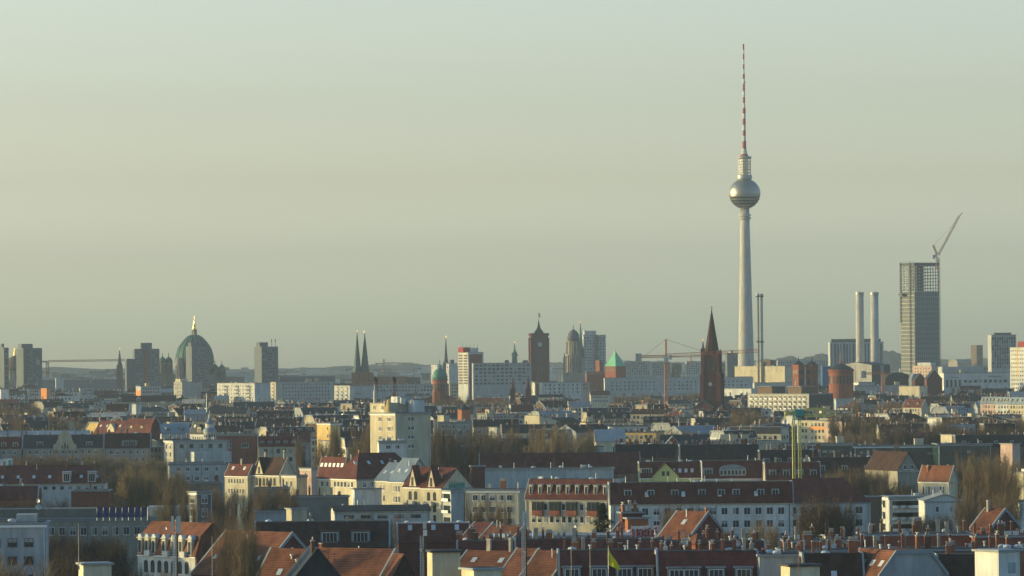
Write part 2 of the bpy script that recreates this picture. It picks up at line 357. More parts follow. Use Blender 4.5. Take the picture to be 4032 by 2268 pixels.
    for ds, face in ((dF, 'F'), (dL, sf)):        # dormers: n, width, height, lift, style
        if not ds: continue
        n, dw, dh, lift = ds[:4]; dst = ds[4] if len(ds) > 4 else 'w'; drc = ds[5] if len(ds) > 5 else rc
        L = b if face == 'F' else a; depth = min(3.5, (a if face == 'F' else b) * .4)
        fr = ds[6] if len(ds) > 6 else [(i + .5) / n for i in range(n)]
        inset = (lift / max(rh, .1) * ins if roof == 'mans' else lift / max(rh, .1) * (q / 2)) if roof != 'flat' else 0
        for f in fr:
            u = L * f; g = MB()
            g.box(-dw / 2, dw / 2, 0, depth, -.3, dh, 0)
            if dst == 'g': g.loft([[(-dw / 2 - .2, -.25, dh), (dw / 2 + .2, -.25, dh), (0, -.25, dh + dw * .5)], [(-dw / 2 - .2, depth, dh), (dw / 2 + .2, depth, dh), (0, depth, dh + dw * .5)]], 1)
            else: g.loft([[(-dw / 2 - .2, -.3, dh), (dw / 2 + .2, -.3, dh), (dw / 2 + .2, -.3, dh + .12), (-dw / 2 - .2, -.3, dh + .12)], [(-dw / 2 - .2, depth, dh + .1), (dw / 2 + .2, depth, dh + .1), (dw / 2 + .2, depth, dh + .4), (-dw / 2 - .2, depth, dh + .4)]], 1)
            if face == 'F': loc, rz = (u, inset + .1, H + lift), 0
            elif face == 'L': loc, rz = (inset + .1, u, H + lift), -pi / 2
            else: loc, rz = (b - inset - .1, u, H + lift), pi / 2
            dm = g.build('dormer', [side if dst != 'k' else 'zinc', drc], root, loc=loc, rz=rz)
            put('window', wmesh(dw * .8, dh * .8, 'w'), dm, (0, -.03, dh * .1))
    if sky:                                       # skylights on the slope nearest the viewer: (n, across fraction)
        n, fq = sky[:2]; dq = q * .02; sl_ = atan2(pz(prof, q * fq + dq) - pz(prof, q * fq), dq)
        for i in range(n):
            pp = p * ((i + .5) / n if len(sky) < 3 else sky[2] + i * (sky[3] if len(sky) > 3 else .08)); oo = put('skylight', misc('sky'), root, mp(pp, q * fq, H + .15 + pz(prof, q * fq)))
            oo.rotation_euler = (sl_, 0, 0) if ax == 'u' else (0, -sl_, 0)
            if ax != 'u': oo.scale = (1.3, .8, 1)
    def onroof(nm, me, u, v, **k):
        o_ = put(nm, me, root, (u, v, zr(u, v)), rng.choice([0, pi / 2])); return o_
    for i in range(ch):
        f = (i + rng.uniform(.15, .85)) / ch; qq = rng.choice([.5, .5, .42, .6, .3]) if roof in ('gable', 'hip', 'gamb') else rng.uniform(.12, .9)
        if roof == 'mans': qq = min(max(qq, (ins + .6) / q), 1 - (ins + .6) / q)
        u, v = mp(p * f, q * qq, 0)[:2]; onroof('chimney', chmesh(rng.randrange(24)), u, v)
    for fu, fv, v in (chl or ()): onroof('chimney', chmesh(v), b * fu, a * fv)
    ks = ['vent', 'pipe', 'vent', 'dome', 'hatch', 'dome', 'aerial', 'aerial'] + (['stair'] if roof == 'flat' and D > 1500 else [])
    if D < 2000 and b > 7 and 'cabin' not in label: clut = max(clut, rng.randint(2, 4))
    for i in range(clut):
        u = b * rng.uniform(.08, .92); v = a * (rng.uniform(.15, .85) if roof in ('flat',) else rng.uniform(.3, .7)); k = rng.choice(ks)
        if roof not in ('flat', 'mans') and k in ('dome', 'hatch'): k = 'pipe'
        onroof(NM[k], misc(k), u, v)
    root['_b'] = b; root['_a'] = a; root['_H'] = H
    return root
def geo(r): return r['_b'], r['_a'], r['_H']

def lgable(r, f, w, h, m, face='L', st='a', low=.6, trim=None):
    b, a, H = geo(r); g = MB().prism([(-w / 2, -low), (w / 2, -low), (w / 2, .5), (0, h), (-w / 2, .5)], -.12, w * .9)
    loc, rz = ((0, a * f, H), -pi / 2) if face == 'L' else ((b * f, 0, H), 0)
    o = g.build('gable', m, r, loc=loc, rz=rz); put('window', wmesh(w * .28, h * .42, st), o, (0, -.15, .3))
    t = MB()
    for s_ in (-1, 1): t.loft([[(s_ * (w / 2 + .15), y, .45), (0, y, h + .05), (0, y, h + .35), (s_ * (w / 2 + .4), y, .5)] for y in (-.3, w * .9)])
    t.build('gable_roof', trim or 'redtile', o)

# ---------------------------------------------------------------- trees
def grow(kind, seed):
    rr = random.Random(seed); tr, tw = MB(), MB(); Ht = 20.0
    tips = []
    def branch(p, d, L, r, lev):
        n = 3 if lev < 2 else 2; q = p
        for i in range(n):
            d2 = (d + Vector((rr.uniform(-1, 1), rr.uniform(-1, 1), rr.uniform(-.2, .6))) * .16).normalized()
            e = q + d2 * (L / n); tr.bar(q, e, r * 2 * (1 - i * .25 / n), n=5 if lev < 1 else 3, w2=r * 2 * (1 - (i + 1) * .3 / n)); q = e; d = d2
            if lev < 3:
                for _ in range(2 if lev else 3):
                    a = rr.uniform(0, 2 * pi); sp = {'poplar': .28, 'round': .85, 'wide': 1.1, 'birch': .5}[kind]
                    nd = (d + Vector((cos(a), sin(a), rr.uniform(.0, .5))) * sp).normalized()
                    branch(q, nd, L * rr.uniform(.5, .68), r * .56, lev + 1)
            else: tips.append((q, d))
        tips.append((q, d))
    branch(Vector((0, 0, 0)), Vector((0, 0, 1)), Ht * {'poplar': .5, 'round': .36, 'wide': .33, 'birch': .42}[kind], .42, 0)
    nt = 10500; w0 = .024
    for i in range(nt):
        p, d = rr.choice(tips); sp = .7 if kind == 'poplar' else 1.3
        q = p + Vector((rr.gauss(0, .5), rr.gauss(0, .5), rr.gauss(0, .7)))
        e = (d * rr.uniform(.6, 1.4) + Vector((rr.gauss(0, .5), rr.gauss(0, .5), rr.uniform(-.1, .8))) * sp)
        e.normalize(); e *= rr.uniform(.7, 1.7); sd = e.cross(Vector((rr.uniform(-1, 1), rr.uniform(-1, 1), .2))).normalized() * w0
        tw.face([q - sd, q + sd, q + e])
    zm = max(p[2] for p in tw.v); xm = sorted(abs(p[0]) for p in tw.v)[int(len(tw.v) * .93)]
    return tr, tw, zm, xm
TREES = {}
for k_, n_ in (('poplar', 3), ('round', 3), ('wide', 3), ('birch', 1)):
    for i_ in range(n_):
        a_, b_, z_, x_ = grow(k_, 31 * i_ + len(k_))
        TREES[k_, i_] = (a_.mesh('trunk', 'bark'), {c: b_.mesh('crown', c) for c in ('twig', 'twigb', 'twigd')}, z_, x_, n_)
_tc = [0]
def tree(label, px, yt, w, D, kind='round', tone='twig', group=None, base=0.0):
    i = _tc[0]; _tc[0] += 1
    T = TREES[kind, i % TREES[kind, 0][4]]
    p = at(px, yt, D); h = max(p.z - base, 5)
    if p.z - base < 5: return None
    hw = w / 2 * D / F; sz = h / T[2]; sx = hw / T[3]
    r = empty({'poplar': 'poplar_tree', 'birch': 'birch_tree'}.get(kind, 'bare_tree'), (p.x, D, base), random.uniform(0, 6.28), label, 'tree', group)
    r.scale = (sx, sx, sz)
    put('trunk', T[0], r); put('crown', T[1][tone], r)
    return r
def conifer(label, px, yt, yb, w, D):
    p = at(px, yt, D); zb = at(px, yb, D).z; r = empty('conifer_tree', (p.x, D, 0), 0, label, 'tree')
    MB().lathe([(.3, 0), (.2, p.z * .6), (.04, p.z)], 7).build('trunk', 'bark', r)
    mb = MB(); rr = random.Random(5); h = p.z - zb + 4; hw = w / 2 * D / F
    for i in range(9000):
        f = rr.random() ** .75; z = p.z - h * f; lump = .75 + .35 * sin(z * 2.3) + .2 * sin(z * 5 + 2)
        R_ = hw * (f ** .8) * lump * (1 if f < .85 else (1 - f) / .15 + .2) + .1; a = rr.uniform(0, 2 * pi); lr = R_ * sqrt(rr.random()) * (1 + .25 * sin(a * 5 + z))
        q = Vector((cos(a) * lr, sin(a) * lr, z)); e = Vector((cos(a), sin(a), rr.uniform(-.6, .3))) * rr.uniform(.3, .7); sd = Vector((-sin(a), cos(a), rr.uniform(-.5, .5))) * .09
        mb.face([q - sd, q + sd, q + e])
    mb.build('crown', 'needle', r)

# ---------------------------------------------------------------- small things that stand on roofs
def dish(label, px, py, r_px, D, group=None, az=0):
    p = at(px, py, D); r = r_px * D / F; o = empty('satellite_dish', p, az, label, 'satellite dish', group)
    MB().loft([[(rr_ * cos(2 * pi * i / 18), y, rr_ * sin(2 * pi * i / 18)) for i in range(18)] for rr_, y in ((.06 * r, .28 * r), (.6 * r, .14 * r), (r, -.05 * r), (.97 * r, -.09 * r), (.6 * r, .1 * r), (.05 * r, .22 * r))]).build('reflector', 'lmetal', o)
    MB().bar((0, .1 * r, -.9 * r), (0, -.9 * r, -.1 * r), .05).lathe([(.07, -.15), (.07, .1)], 6, 0, -.9 * r).build('feed_arm', 'dmetal', o)
    MB().bar((0, .35 * r, 0), (0, .35 * r, -r - 2.2), .08).build('mount', 'dmetal', o)
def pole(label, px, yt, yb, D, w=.09, m='lmetal', name='flagpole', cat='pole', group=None):
    p = at(px, yt, D); q = at(px, yb, D); o = empty(name, (p.x, D, q.z), 0, label, cat, group)
    MB().bar((0, 0, 0), (0, 0, p.z - q.z), w, n=6, w2=w * .6).build('shaft', m, o)
    MB().box(-w, w, -w, w, -.3, .25).build('foot', m, o)
    return o, p.z - q.z

# ================================================================ THE SETTING
g = MB(); g.face([(-16000, -300, 0), (16000, -300, 0), (16000, 13300, 0), (-16000, 13300, 0)])
struct('ground', g.build('ground', 'ground'))
rd = MB()
for y_ in (905, 1260, 1620, 2150, 2700, 3300): rd.box(-900, 900, y_ - 7, y_ + 7, .004, .012)
struct('street', rd.build('street', 'asphalt'))
def ridge(name, D, pts, dep=900, jit=2.0, seed=1):
    rr = random.Random(seed); f, b = MB(), None; tops = []
    for (xa, ya), (xb, yb) in zip(pts, pts[1:]):
        n = max(2, int((xb - xa) / 7))
        for i in range(n):
            t = i / n; p = at(xa + (xb - xa) * t, ya + (yb - ya) * t + rr.uniform(-1, 1) * jit + 2.2 * sin((xa + (xb - xa) * t) * .045 + seed) + 1.4 * sin((xa + (xb - xa) * t) * .11), D); tops.append((p.x, max(p.z, 1)))
    for (xa, za), (xb, zb) in zip(tops, tops[1:]):
        f.face([(xa, D - dep, 0), (xb, D - dep, 0), (xb, D - dep * .3, zb * .75), (xa, D - dep * .3, za * .75)])
        f.face([(xa, D - dep * .3, za * .75), (xb, D - dep * .3, zb * .75), (xb, D, zb), (xa, D, za)])
        f.face([(xa, D, za), (xb, D, zb), (xb, D + dep, 0), (xa, D + dep, 0)])
    struct(name, f.build(name, 'hill'))
ridge('hills', 12500, [(-300, 1452), (165, 1449), (250, 1448), (330, 1456), (490, 1462), (700, 1458), (900, 1457), (1100, 1452), (1200, 1450), (1350, 1442), (1400, 1443), (1550, 1434), (1640, 1433), (1700, 1436), (1800, 1440), (2030, 1434), (2160, 1428), (2215, 1428), (2400, 1424), (2480, 1421), (2650, 1424), (2800, 1425), (3060, 1416), (3300, 1412), (3560, 1420), (3700, 1418), (3900, 1412), (4400, 1405)], 2500)
ridge('wooded_hill', 9200, [(3030, 1425), (3075, 1410), (3110, 1402), (3140, 1410), (3190, 1403), (3225, 1394), (3262, 1399), (3330, 1392), (3420, 1386), (3480, 1381), (3515, 1385), (3550, 1395), (3600, 1415)], 500, 3.0, 4)
ridge('far_forest', 8600, [(165, 1462), (300, 1470), (480, 1472), (900, 1470), (1150, 1462), (1400, 1466), (1700, 1462), (1800, 1460)], 500, 2.0, 6)
def clutter_city(name, n, D0, D1, seed, x0=-100, x1=4130):
    rr = random.Random(seed); mb = MB()
    for i in range(n):
        D = rr.uniform(D0, D1); p = at(rr.uniform(x0, x1), 1400, D); w, d, h = rr.uniform(8, 45), rr.uniform(10, 20), rr.choice([9, 12, 15, 18, 22]) * rr.uniform(.8, 1.1)
        m = rr.choices([0, 1, 2, 3], [3, 2, 3, 3])[0]; mb.box(p.x, p.x + w, D, D + d, 0, h, m)
    o = mb.build(name, ['white', 'cream', 'bitumen', 'grey']); o['kind'] = 'stuff'; return o
clutter_city('distant_city', 900, 6000, 10500, 3)

# ================================================================ LANDMARKS
class LM:
    def __init__(s, label, cat, name, px, py, D, rz=0, group=None):
        p = at(px, py, D); s.D, s.px, s.s = D, px, F / D
        s.r = empty(name, (p.x, D, 0), rz, label, cat, group); s.x0 = p.x
    def z(s, py): return at(s.px, py, s.D).z
    def x(s, px, py=None): return (px - s.px) / s.s
def prot(x0, x1, yb, D): PROT.append((x0, x1, yb, D))
def part(r, name, m, fn, smooth=False, **k):
    mb = MB(); fn(mb); return mb.build(name, m, r, smooth, **k)

# ---- the television tower
T = LM('very tall concrete television tower with a silver ball and red white antenna', 'tower', 'television_tower', 2938, 1420, 4500)
z = T.z; r_ = T.r; prot(2890, 2985, 1430, 4500); FP.append(corners((T.x0 - 12, 4485), 0, 24, 30))
part(r_, 'shaft', 'concrete', lambda m: m.lathe([(16, 0), (11, 12), (9, 26), (8, 45), (7.2, 75), (6.5, 104), (5.7, 140), (4.9, 178), (4.55, 200), (4.5, z(824))], 40), True)
for yy in (846, 858): part(r_, 'ring_gallery', 'concrete', lambda m: m.lathe([(4.6, z(yy + 5)), (6.2, z(yy + 5)), (6.2, z(yy - 2)), (4.6, z(yy - 2))], 32))
zc = (z(705) + z(821)) / 2; Rb = 16.0
def ball(m):
    n, k = 48, 28
    for i in range(k):
        a0, a1 = -pi / 2 + pi * i / k, -pi / 2 + pi * (i + 1) / k
        mi = 1 if 9 <= i <= 9 or i == 7 or i == 11 else 0
        rr0, rr1 = Rb * cos(a0) * (.975 if mi else 1), Rb * cos(a1) * (.975 if mi else 1)
        z0, z1 = zc + Rb * .965 * sin(a0), zc + Rb * .965 * sin(a1)
        for j in range(n):
            b0, b1 = 2 * pi * j / n, 2 * pi * (j + 1) / n
            q = [Vector((rr0 * cos(b0), rr0 * sin(b0), z0)), Vector((rr0 * cos(b1), rr0 * sin(b1), z0)), Vector((rr1 * cos(b1), rr1 * sin(b1), z1)), Vector((rr1 * cos(b0), rr1 * sin(b0), z1))]
            if mi or i < 8: m.face(q, mi)
            else:
                c = (q[0] + q[1] + q[2] + q[3]) / 4; c += (c - Vector((0, 0, zc))).normalized() * .16
                for e in range(4): m.face([q[e], q[(e + 1) % 4], c], 0)
part(r_, 'ball', ['gsteel', 'glass'], ball)
part(r_, 'collar', 'steel', lambda m: m.lathe([(6.5, z(708)), (7.6, z(703)), (7.6, z(690)), (6.4, z(688))], 28))
def cage(m):
    m.lathe([(3.9, z(690)), (3.9, z(622))], 20)
    for i in range(20):
        a = 2 * pi * i / 20; m.bar((6.3 * cos(a), 6.3 * sin(a), z(690)), (6.3 * cos(a), 6.3 * sin(a), z(622)), .32)
    for yy in (680, 669, 658, 647, 636): m.lathe([(6.45, z(yy)), (6.45, z(yy - 1.6))], 20); m.lathe([(4.6, z(yy) + .5), (4.6, z(yy) + 1)], 20)
part(r_, 'antenna_cage', 'steel', cage)
part(r_, 'platform', 'concrete', lambda m: m.lathe([(6, z(625)), (7.2, z(623)), (7.2, z(617)), (5, z(615))], 28))
def ant(m):
    B = [(617, 606, 4.2, 3.3, 1), (606, 585, 3.0, 2.0, 0), (585, 556, 2.1, 1.9, 1)]
    ys = [556, 535, 513, 491, 467, 448, 425, 406, 382, 358, 329, 310, 291, 272, 253, 234, 213, 196, 173]
    for i, (a, b) in enumerate(zip(ys, ys[1:])):
        r0 = 1.6 if i < 6 else (1.15 if i < 12 else .85); B.append((a, b, r0, r0 * .97, i % 2))
    for a, b, ra, rb, mi in B: m.lathe([(ra, z(a)), (rb, z(b))], 12, mi=mi)
    for yy in (430, 325, 556, 590): m.lathe([(2.3, z(yy)), (2.3, z(yy) + .5)], 12, mi=0)
part(r_, 'antenna', ['white', 'red'], ant)

# ---- factory style chimneys
def stack(label, px, yt, yb, w0, w1, D, m='concrete', group=None, bands=()):
    T = LM(label, 'chimney', 'factory_chimney', px, yb, D, group=group); s = T.s; z = T.z; prot(px - 20, px + 20, yb, D)
    part(T.r, 'shaft', m, lambda b: b.lathe([(w1 / 2 / s, 0), (w1 / 2 / s, z(yb)), (w0 / 2 / s, z(yt + 10))], 28), True)
    part(T.r, 'rim', 'steel', lambda b: b.lathe([(w0 / 2 / s + .35, z(yt + 12)), (w0 / 2 / s + .35, z(yt)), (w0 / 2 / s - .6, z(yt)), (w0 / 2 / s - .6, z(yt + 6))], 28))
    for yy in bands: part(T.r, 'gallery', 'dmetal', lambda b: b.lathe([(w1 / 2 / s + .1, z(yy + 3)), (w1 / 2 / s + .9, z(yy + 3)), (w1 / 2 / s + .9, z(yy - 2)), (w1 / 2 / s, z(yy - 2))], 24))
gp = 'chimneys of the power station'
stack('thick pale power station chimney, left one of the wide pair', 3387, 1150, 1420, 31, 33, 4000, group=gp)
stack('thick pale power station chimney beside the unfinished glass tower, right one of the wide pair', 3445, 1150, 1416, 31, 33, 3990, group=gp)
stack('slim steel chimney right behind the television tower shaft, left one of the thin pair', 2986, 1156, 1436, 9.5, 9.5, 4080, 'stone', gp, (1166, 1345))
stack('slim steel chimney, right one of the thin pair beside the television tower', 3001, 1156, 1436, 9.5, 9.5, 4080, 'stone', gp, (1166, 1345))

# ---- tower blocks
def tb(label, x0, xm, x1, yt, D, th, wc='grey', rc='bitumen', wF=None, wL=None, dep=None, name='tower_block', cat='tower block', vis=150, boxes=(), group=None, **k):
    r = house(label, x0, xm, x1, yt, D=D, th=th, dep=dep, wc=wc, rc=rc, wF=wF, wL=wL, name=name, cat=cat, vis=vis, group=group, **k)
    b, a, H = geo(r)
    for nm, m, u0, u1, v0, v1, z0, z1 in boxes:      # fractions of width/depth; heights relative to roof
        MB().box(b * u0, b * u1, a * v0, a * v1, H + z0, H + z1).build(nm, m, r)
    return r
W1 = dict(w=1.5, h=1.5, st='n', m0=1)
def plant(u0, u1, h=4.5, m='tower'): return ('roof_plant', m, u0, u1, .25, .75, .36, h)
gt = 'grey tower blocks along the far river island'
tb('grey tower block at the far left with a light stepped end', -40, 16, 33, 1370, 4700, 25, 'tower', wF=(3, 12, 3, W1), boxes=[plant(.1, .6)], group=gt)
r = tb('grey tower block left of the red crane, in front of the golden dome', 57, 92, 161, 1372, 4650, 30, 'tower', wF=(6, 16, 3, W1), boxes=[plant(.0, .6, 4.8), ('stair_strip', 'dgrey', .03, .22, -.01, 0, -40, 0), ('end_strip', 'dgrey', .78, 1.0, -.01, 0, -42, 0)], group=gt)
r = tb('grey tower block with a lower left wing and a brown stair strip', 527, 530, 626, 1375, 4600, 12, 'tower', wF=(6, 16, 3, W1), dep=16, boxes=[plant(.28, .72, 6.5), ('stair_strip', 'brick', .36, .5, -.01, 0, -40, 0), ('side_wing', 'tower', -.32, -.01, .1, .9, -45, -10)], group=gt)
r = tb('grey tower block standing in front of the large green dome', 727, 755, 818, 1366, 4500, 24, 'tower', wF=(6, 16, 3, W1), boxes=[plant(.05, .6, 4.2), ('stair_strip', 'dgrey', .02, .2, -.01, 0, -40, 0)], group=gt)
r = tb('grey tower block with two rooftop masts, right of the large green dome', 997, 1030, 1093, 1366, 4550, 24, 'tower', wF=(6, 16, 3, W1), boxes=[plant(.0, .5, 4.8), ('end_strip', 'dgrey', .78, 1.0, -.01, 0, -40, 0)], group=gt)
b_, a_, H_ = geo(r)
for i in (.68, .9): part(r, 'rooftop_mast', 'dmetal', lambda m: m.bar((b_ * i, 3, H_), (b_ * i, 3, H_ + 8.5), .5).box(b_ * i - .4, b_ * i + .4, 2.6, 3.4, H_ + 5, H_ + 7.5))
r = tb('red and white striped tower block with rooftop aerials', 1803, 1843, 1903, 1388, 3900, 38, 'white', wF=None, boxes=[('red_panel', 'brick', .08, .92, -.012, 0, -60, -1.5), ('roof_plant', 'redwall', -.12, .3, .3, .8, .3, 4.6), ('roof_plant', 'white', .3, .8, .2, .8, .3, 4.2)])
b_, a_, H_ = geo(r)
for i in range(11): part(r, 'balcony_band', 'brown', lambda m: m.box(-.08, 0, a_ * .04, a_ * .45, H_ - 3.3 - i * 2.45, H_ - 2 - i * 2.45)); part(r, 'balcony_band', 'brown', lambda m: m.box(-.08, 0, a_ * .55, a_ * .96, H_ - 3.3 - i * 2.45, H_ - 2 - i * 2.45))
for i in range(5): part(r, 'aerial', 'dmetal', lambda m: m.bar((b_ * (-.1 + .25 * i), 6, H_ + 2), (b_ * (-.1 + .25 * i), 6, H_ + 9 - (i % 3)), .3))
r = tb('white tower block behind the green church spire', 2291, 2297, 2385, 1320, 4900, 6, 'lgrey', wF=(8, 12, 2.5, dict(w=1.5, h=1.5, st='n', m0=1)), boxes=[('roof_plant', 'white', .05, .58, .1, .95, .3, 5), ('stair_strip', 'dgrey', .5, .62, -.15, 0, -55, 0)])
r = tb('office tower with a pale window grid near the right edge', 3899, 3903, 4001, 1320, 3900, 3, 'lgrey', dep=20, wF=(11, 9, 1.6, dict(w=1.35, h=2.6, st='n', m0=.5)), boxes=[('roof_plant', 'dgrey', .15, .84, .2, .8, .3, 2.2)])
r = tb('white tower block with a yellow strip at the right edge', 3984, 4040, 4075, 1368, 3300, 40, 'white', wL=(7, 10, 1.8, dict(w=1.2, h=1.2, st='n', m0=.8)), vis=140, boxes=[('roof_plant', 'redwall', -.02, .3, .1, .5, .3, 4.5)])
b_, a_, H_ = geo(r); part(r, 'yellow_strip', 'yellow', lambda m: m.box(-.1, 0, a_ * .5, a_ * .58, H_ - 22, H_ - .3))
tb('small brown square tower far behind, left of the gridded office tower', 3826, 3846, 3872, 1360, 6500, 40, 'brown', wF=(3, 9, 2, W1), wL=(3, 9, 2, W1), vis=65)
r = tb('long grey slab building behind the wide chimneys', 3263, 3268, 3480, 1348, 4600, 4, 'lgrey', dep=14, boxes=[('roof_plant', 'dgrey', .04, .96, .3, .7, .3, 3.4)])
b_, a_, H_ = geo(r)
for i in range(17): part(r, 'window_strip', 'bglass', lambda m: m.box(b_ * (.02 + i * .057), b_ * (.02 + i * .057) + [1.1, 2.2, 1.6][i % 3], -.15, 0, 20, H_ - 1.5))
tb('long grey office slab right of the striped tower block', 1857, 1863, 2092, 1431, 3800, 5, 'lgrey', dep=14, vis=70, wF=(17, 6, 1, dict(w=2.4, h=1.7, st='n', m0=1)), boxes=[plant(.55, .62, 2.6), plant(.86, .95, 2.4)])
tb('white block with lit end wall, right of the thin grey spire', 1757, 1768, 1800, 1432, 4500, 35, 'white', wL=(2, 5, 3, W1), vis=50, boxes=[plant(.3, .7, 4, 'dgrey')])
tb('low white block half hidden by the green church dome', 1697, 1722, 1732, 1436, 4800, 60, 'white', wF=(3, 4, 2, W1), vis=40)
gs = 'far grey slab blocks behind the orange crane'
for i, (a, b, y) in enumerate(((2455, 2560, 1424), (2566, 2640, 1427), (2646, 2684, 1432), (2700, 2790, 1424), (2838, 2905, 1430), (3060, 3262, 1420))):
    tb(['far grey slab right of the bright green roof', 'far grey slab left of the orange crane mast', 'narrow far slab right of the orange crane mast', 'pale far slab left of the brick spire', 'dark far slab between the spire and the television tower', 'long low far slab left of the wide chimneys'][i], a, a + 2, b, y, 5600, 3, ['grey', 'grey', 'brown', 'lgrey', 'dgrey', 'grey'][i], dep=12, wF=(max(3, int((b - a) / 9)), 5, 1.5, dict(w=1.4, h=2.2, st='n', m0=.5)), vis=60, group=gs)
# ---- unfinished glass tower with its crane
r = tb('unfinished glass skyscraper with open upper floors', 3555, 3601, 3702, 1150, 4300, 26, 'bglass', rc='concrete', dep=26, vis=280, name='skyscraper', cat='skyscraper')
b_, a_, H_ = geo(r); zt = at(3601, 1034, 4300).z
for i in range(9):
    z_ = H_ + .3 + (zt - H_ - 2) * i / 8.5
    part(r, 'floor_slab', 'grey', lambda m: m.box(0, b_, 0, a_, z_, z_ + .55))
part(r, 'roof_slab', 'dgrey', lambda m: m.box(-.3, b_ + .3, -.3, a_ + .3, zt - 3, zt))
part(r, 'core', 'dgrey', lambda m: m.box(b_ * .2, b_ * .55, a_ * .3, a_ * .8, H_, zt - 3))
for i in range(10): part(r, 'column', 'dgrey', lambda m: m.box(b_ * i / 9 * .98, b_ * i / 9 * .98 + .5, .1, .8, H_, zt - 3))
for i in range(6):
    part(r, 'column', 'concrete', lambda m: m.box(.1, .9, a_ * i / 5 * .97, a_ * i / 5 * .97 + .8, H_, zt - 3))
part(r, 'safety_net', 'zinc', lambda m: [m.box(-.12, -.02, a_ * j / 9, a_ * j / 9 + a_ * .02, H_, zt) for j in range(10)])
part(r, 'side_cladding', 'tower', lambda m: m.box(-.12, 0, 0, a_, 5, H_))
part(r, 'scaffolding', 'dmetal', lambda m: (m.truss((-.9, a_ * .25, 5), (-.9, a_ * .25, zt), 1.1, 70, .22), m.truss((-.9, a_ * .95, H_ - 30), (-.9, a_ * .95, zt), 1.1, 34, .22), [m.bar((-.9, 0, H_ + i * 2.1), (-.9, a_, H_ + i * 2.1), .25) for i in range(15)]))
for i in range(26): part(r, 'floor_edge', 'beige', lambda m: m.box(-.5, 0, 0, a_, 12 + i * (H_ - 12) / 26, 12.8 + i * (H_ - 12) / 26))
for i in range(13): part(r, 'mullion', 'zinc', lambda m: m.box(b_ * (i + .0) / 12.4, b_ * i / 12.4 + .35, -.25, 0, 10, H_))
for i in range(20): part(r, 'spandrel', 'zinc', lambda m: m.box(.2, b_ - .2, -.13, 0, 14 + i * (H_ - 14) / 20, 14.5 + i * (H_ - 14) / 20))
for i in range(8): part(r, 'concrete_panel', 'cream', lambda m: m.box(.3, 2.2, -.3, .05, H_ + 1.2 + (zt - H_ - 2) * i / 8.5, H_ + 3.4 + (zt - H_ - 2) * i / 8.5))
part(r, 'hoist_cage', 'cranered', lambda m: m.truss((b_ + 1.2, 2, 0), (b_ + 1.2, 2, zt + 4), 1.8, 60, .3))
part(r, 'hoist_platform', 'dmetal', lambda m: m.box(-5, 0, a_ * .6, a_ * .85, H_ - 3.5, H_ - 1.3))
def luffing():
    D = 4290; p = at(3690, 1010, D); o = empty('luffing_crane', (p.x, D, 0), 0, 'luffing crane with a raised pale jib on top of the unfinished skyscraper', 'crane')
    X = lambda px: at(px, 1000, D).x - p.x; Z = lambda py: at(3690, py, D).z
    part(o, 'mast', 'cranered', lambda m: m.truss((0, 0, Z(1060)), (0, 0, Z(1012)), 2, 7, .35))
    part(o, 'cab', 'white', lambda m: m.box(-2.5, 0, -1, 1.5, Z(1012), Z(1002)))
    part(o, 'jib', 'beige', lambda m: m.truss((X(3693), 0, Z(1006)), (X(3777), 0, Z(852)), 2.0, 22, .42).bar((X(3777), 0, Z(852)), (X(3791), 0, Z(838)), 1.1))
    part(o, 'a_frame', 'cranered', lambda m: m.truss((X(3690), 0, Z(1004)), (X(3675), 0, Z(966)), 1.5, 6, .45))
    part(o, 'counterweight', 'concrete', lambda m: m.box(X(3672), X(3680), -1.5, 1.5, Z(1020), Z(1004)))
    part(o, 'luffing_cable', 'dmetal', lambda m: m.bar((X(3675), 0, Z(966)), (X(3745), 0, Z(895)), .18).bar((X(3745), 0, Z(895)), (X(3777), 0, Z(852)), .14))
luffing()
def crane(label, px, ymt, yap, ybase, D, x_cj, x_j, yj, mw, m, name='tower_crane', yj2=None, jw=1.6, head='white', t=.3, z0=0, pend=True, jm=None, cab=True):
    p = at(px, ybase, D); o = empty(name, (p.x, D, 0), 0, label, 'crane')
    X = lambda q, y=ymt: at(q, y, D).x - p.x; Z = lambda py, q=px: at(q, py, D).z
    part(o, 'mast', m, lambda b: b.truss((0, 0, Z(ybase)), (X(px), 0, Z(ymt)), mw, max(6, int((Z(ymt) - Z(ybase)) / mw)), t))
    yj2 = yj if yj2 is None else yj2
    part(o, 'jib', jm or m, lambda b: b.truss((0, 0, Z(yj)), (X(x_j), 0, Z(yj2, x_j)), jw, max(8, int(abs(X(x_j)) / 2.2)), t * .8, tri=True))
    part(o, 'counter_jib', jm or m, lambda b: b.truss((0, 0, Z(ymt)), (X(x_cj), 0, Z(ymt)), jw * .7, 8, t))
    part(o, 'counterweight', 'concrete', lambda b: b.box(X(x_cj) - 1.6, X(x_cj) + 1.6, -1, 1, Z(ymt) - 3, Z(ymt) + 1.6))
    if cab: part(o, 'cab', head, lambda b: b.box(-mw * .6, mw * .6, -mw, 0, Z(ymt) - 3.2, Z(ymt) - .2))
    if yap: part(o, 'apex', m, lambda b: b.truss((0, 0, Z(ymt)), (0, 0, Z(yap)), mw * .45, 8, t * .9))
    if yap and pend: part(o, 'pendant', 'dmetal', lambda b: b.bar((0, 0, Z(yap)), (X(x_cj) * .8, 0, Z(ymt)), .14).bar((0, 0, Z(yap)), (X(x_j) * .45, 0, Z(yj + (yj2 - yj) * .45)), .16))
    return o
crane('far red tower crane reaching over low roofs beside a grey tower block', 187, 1424, None, 1485, 4400, 150, 490, 1422, 2.6, 'cranered', yj2=1418, t=.45)
crane('orange tower crane with a long jib across the brick spire', 2624, 1403, 1336, 1602, 2350, 2514, 2990, 1400, 1.9, 'craneorange', yj2=1381, t=.3)
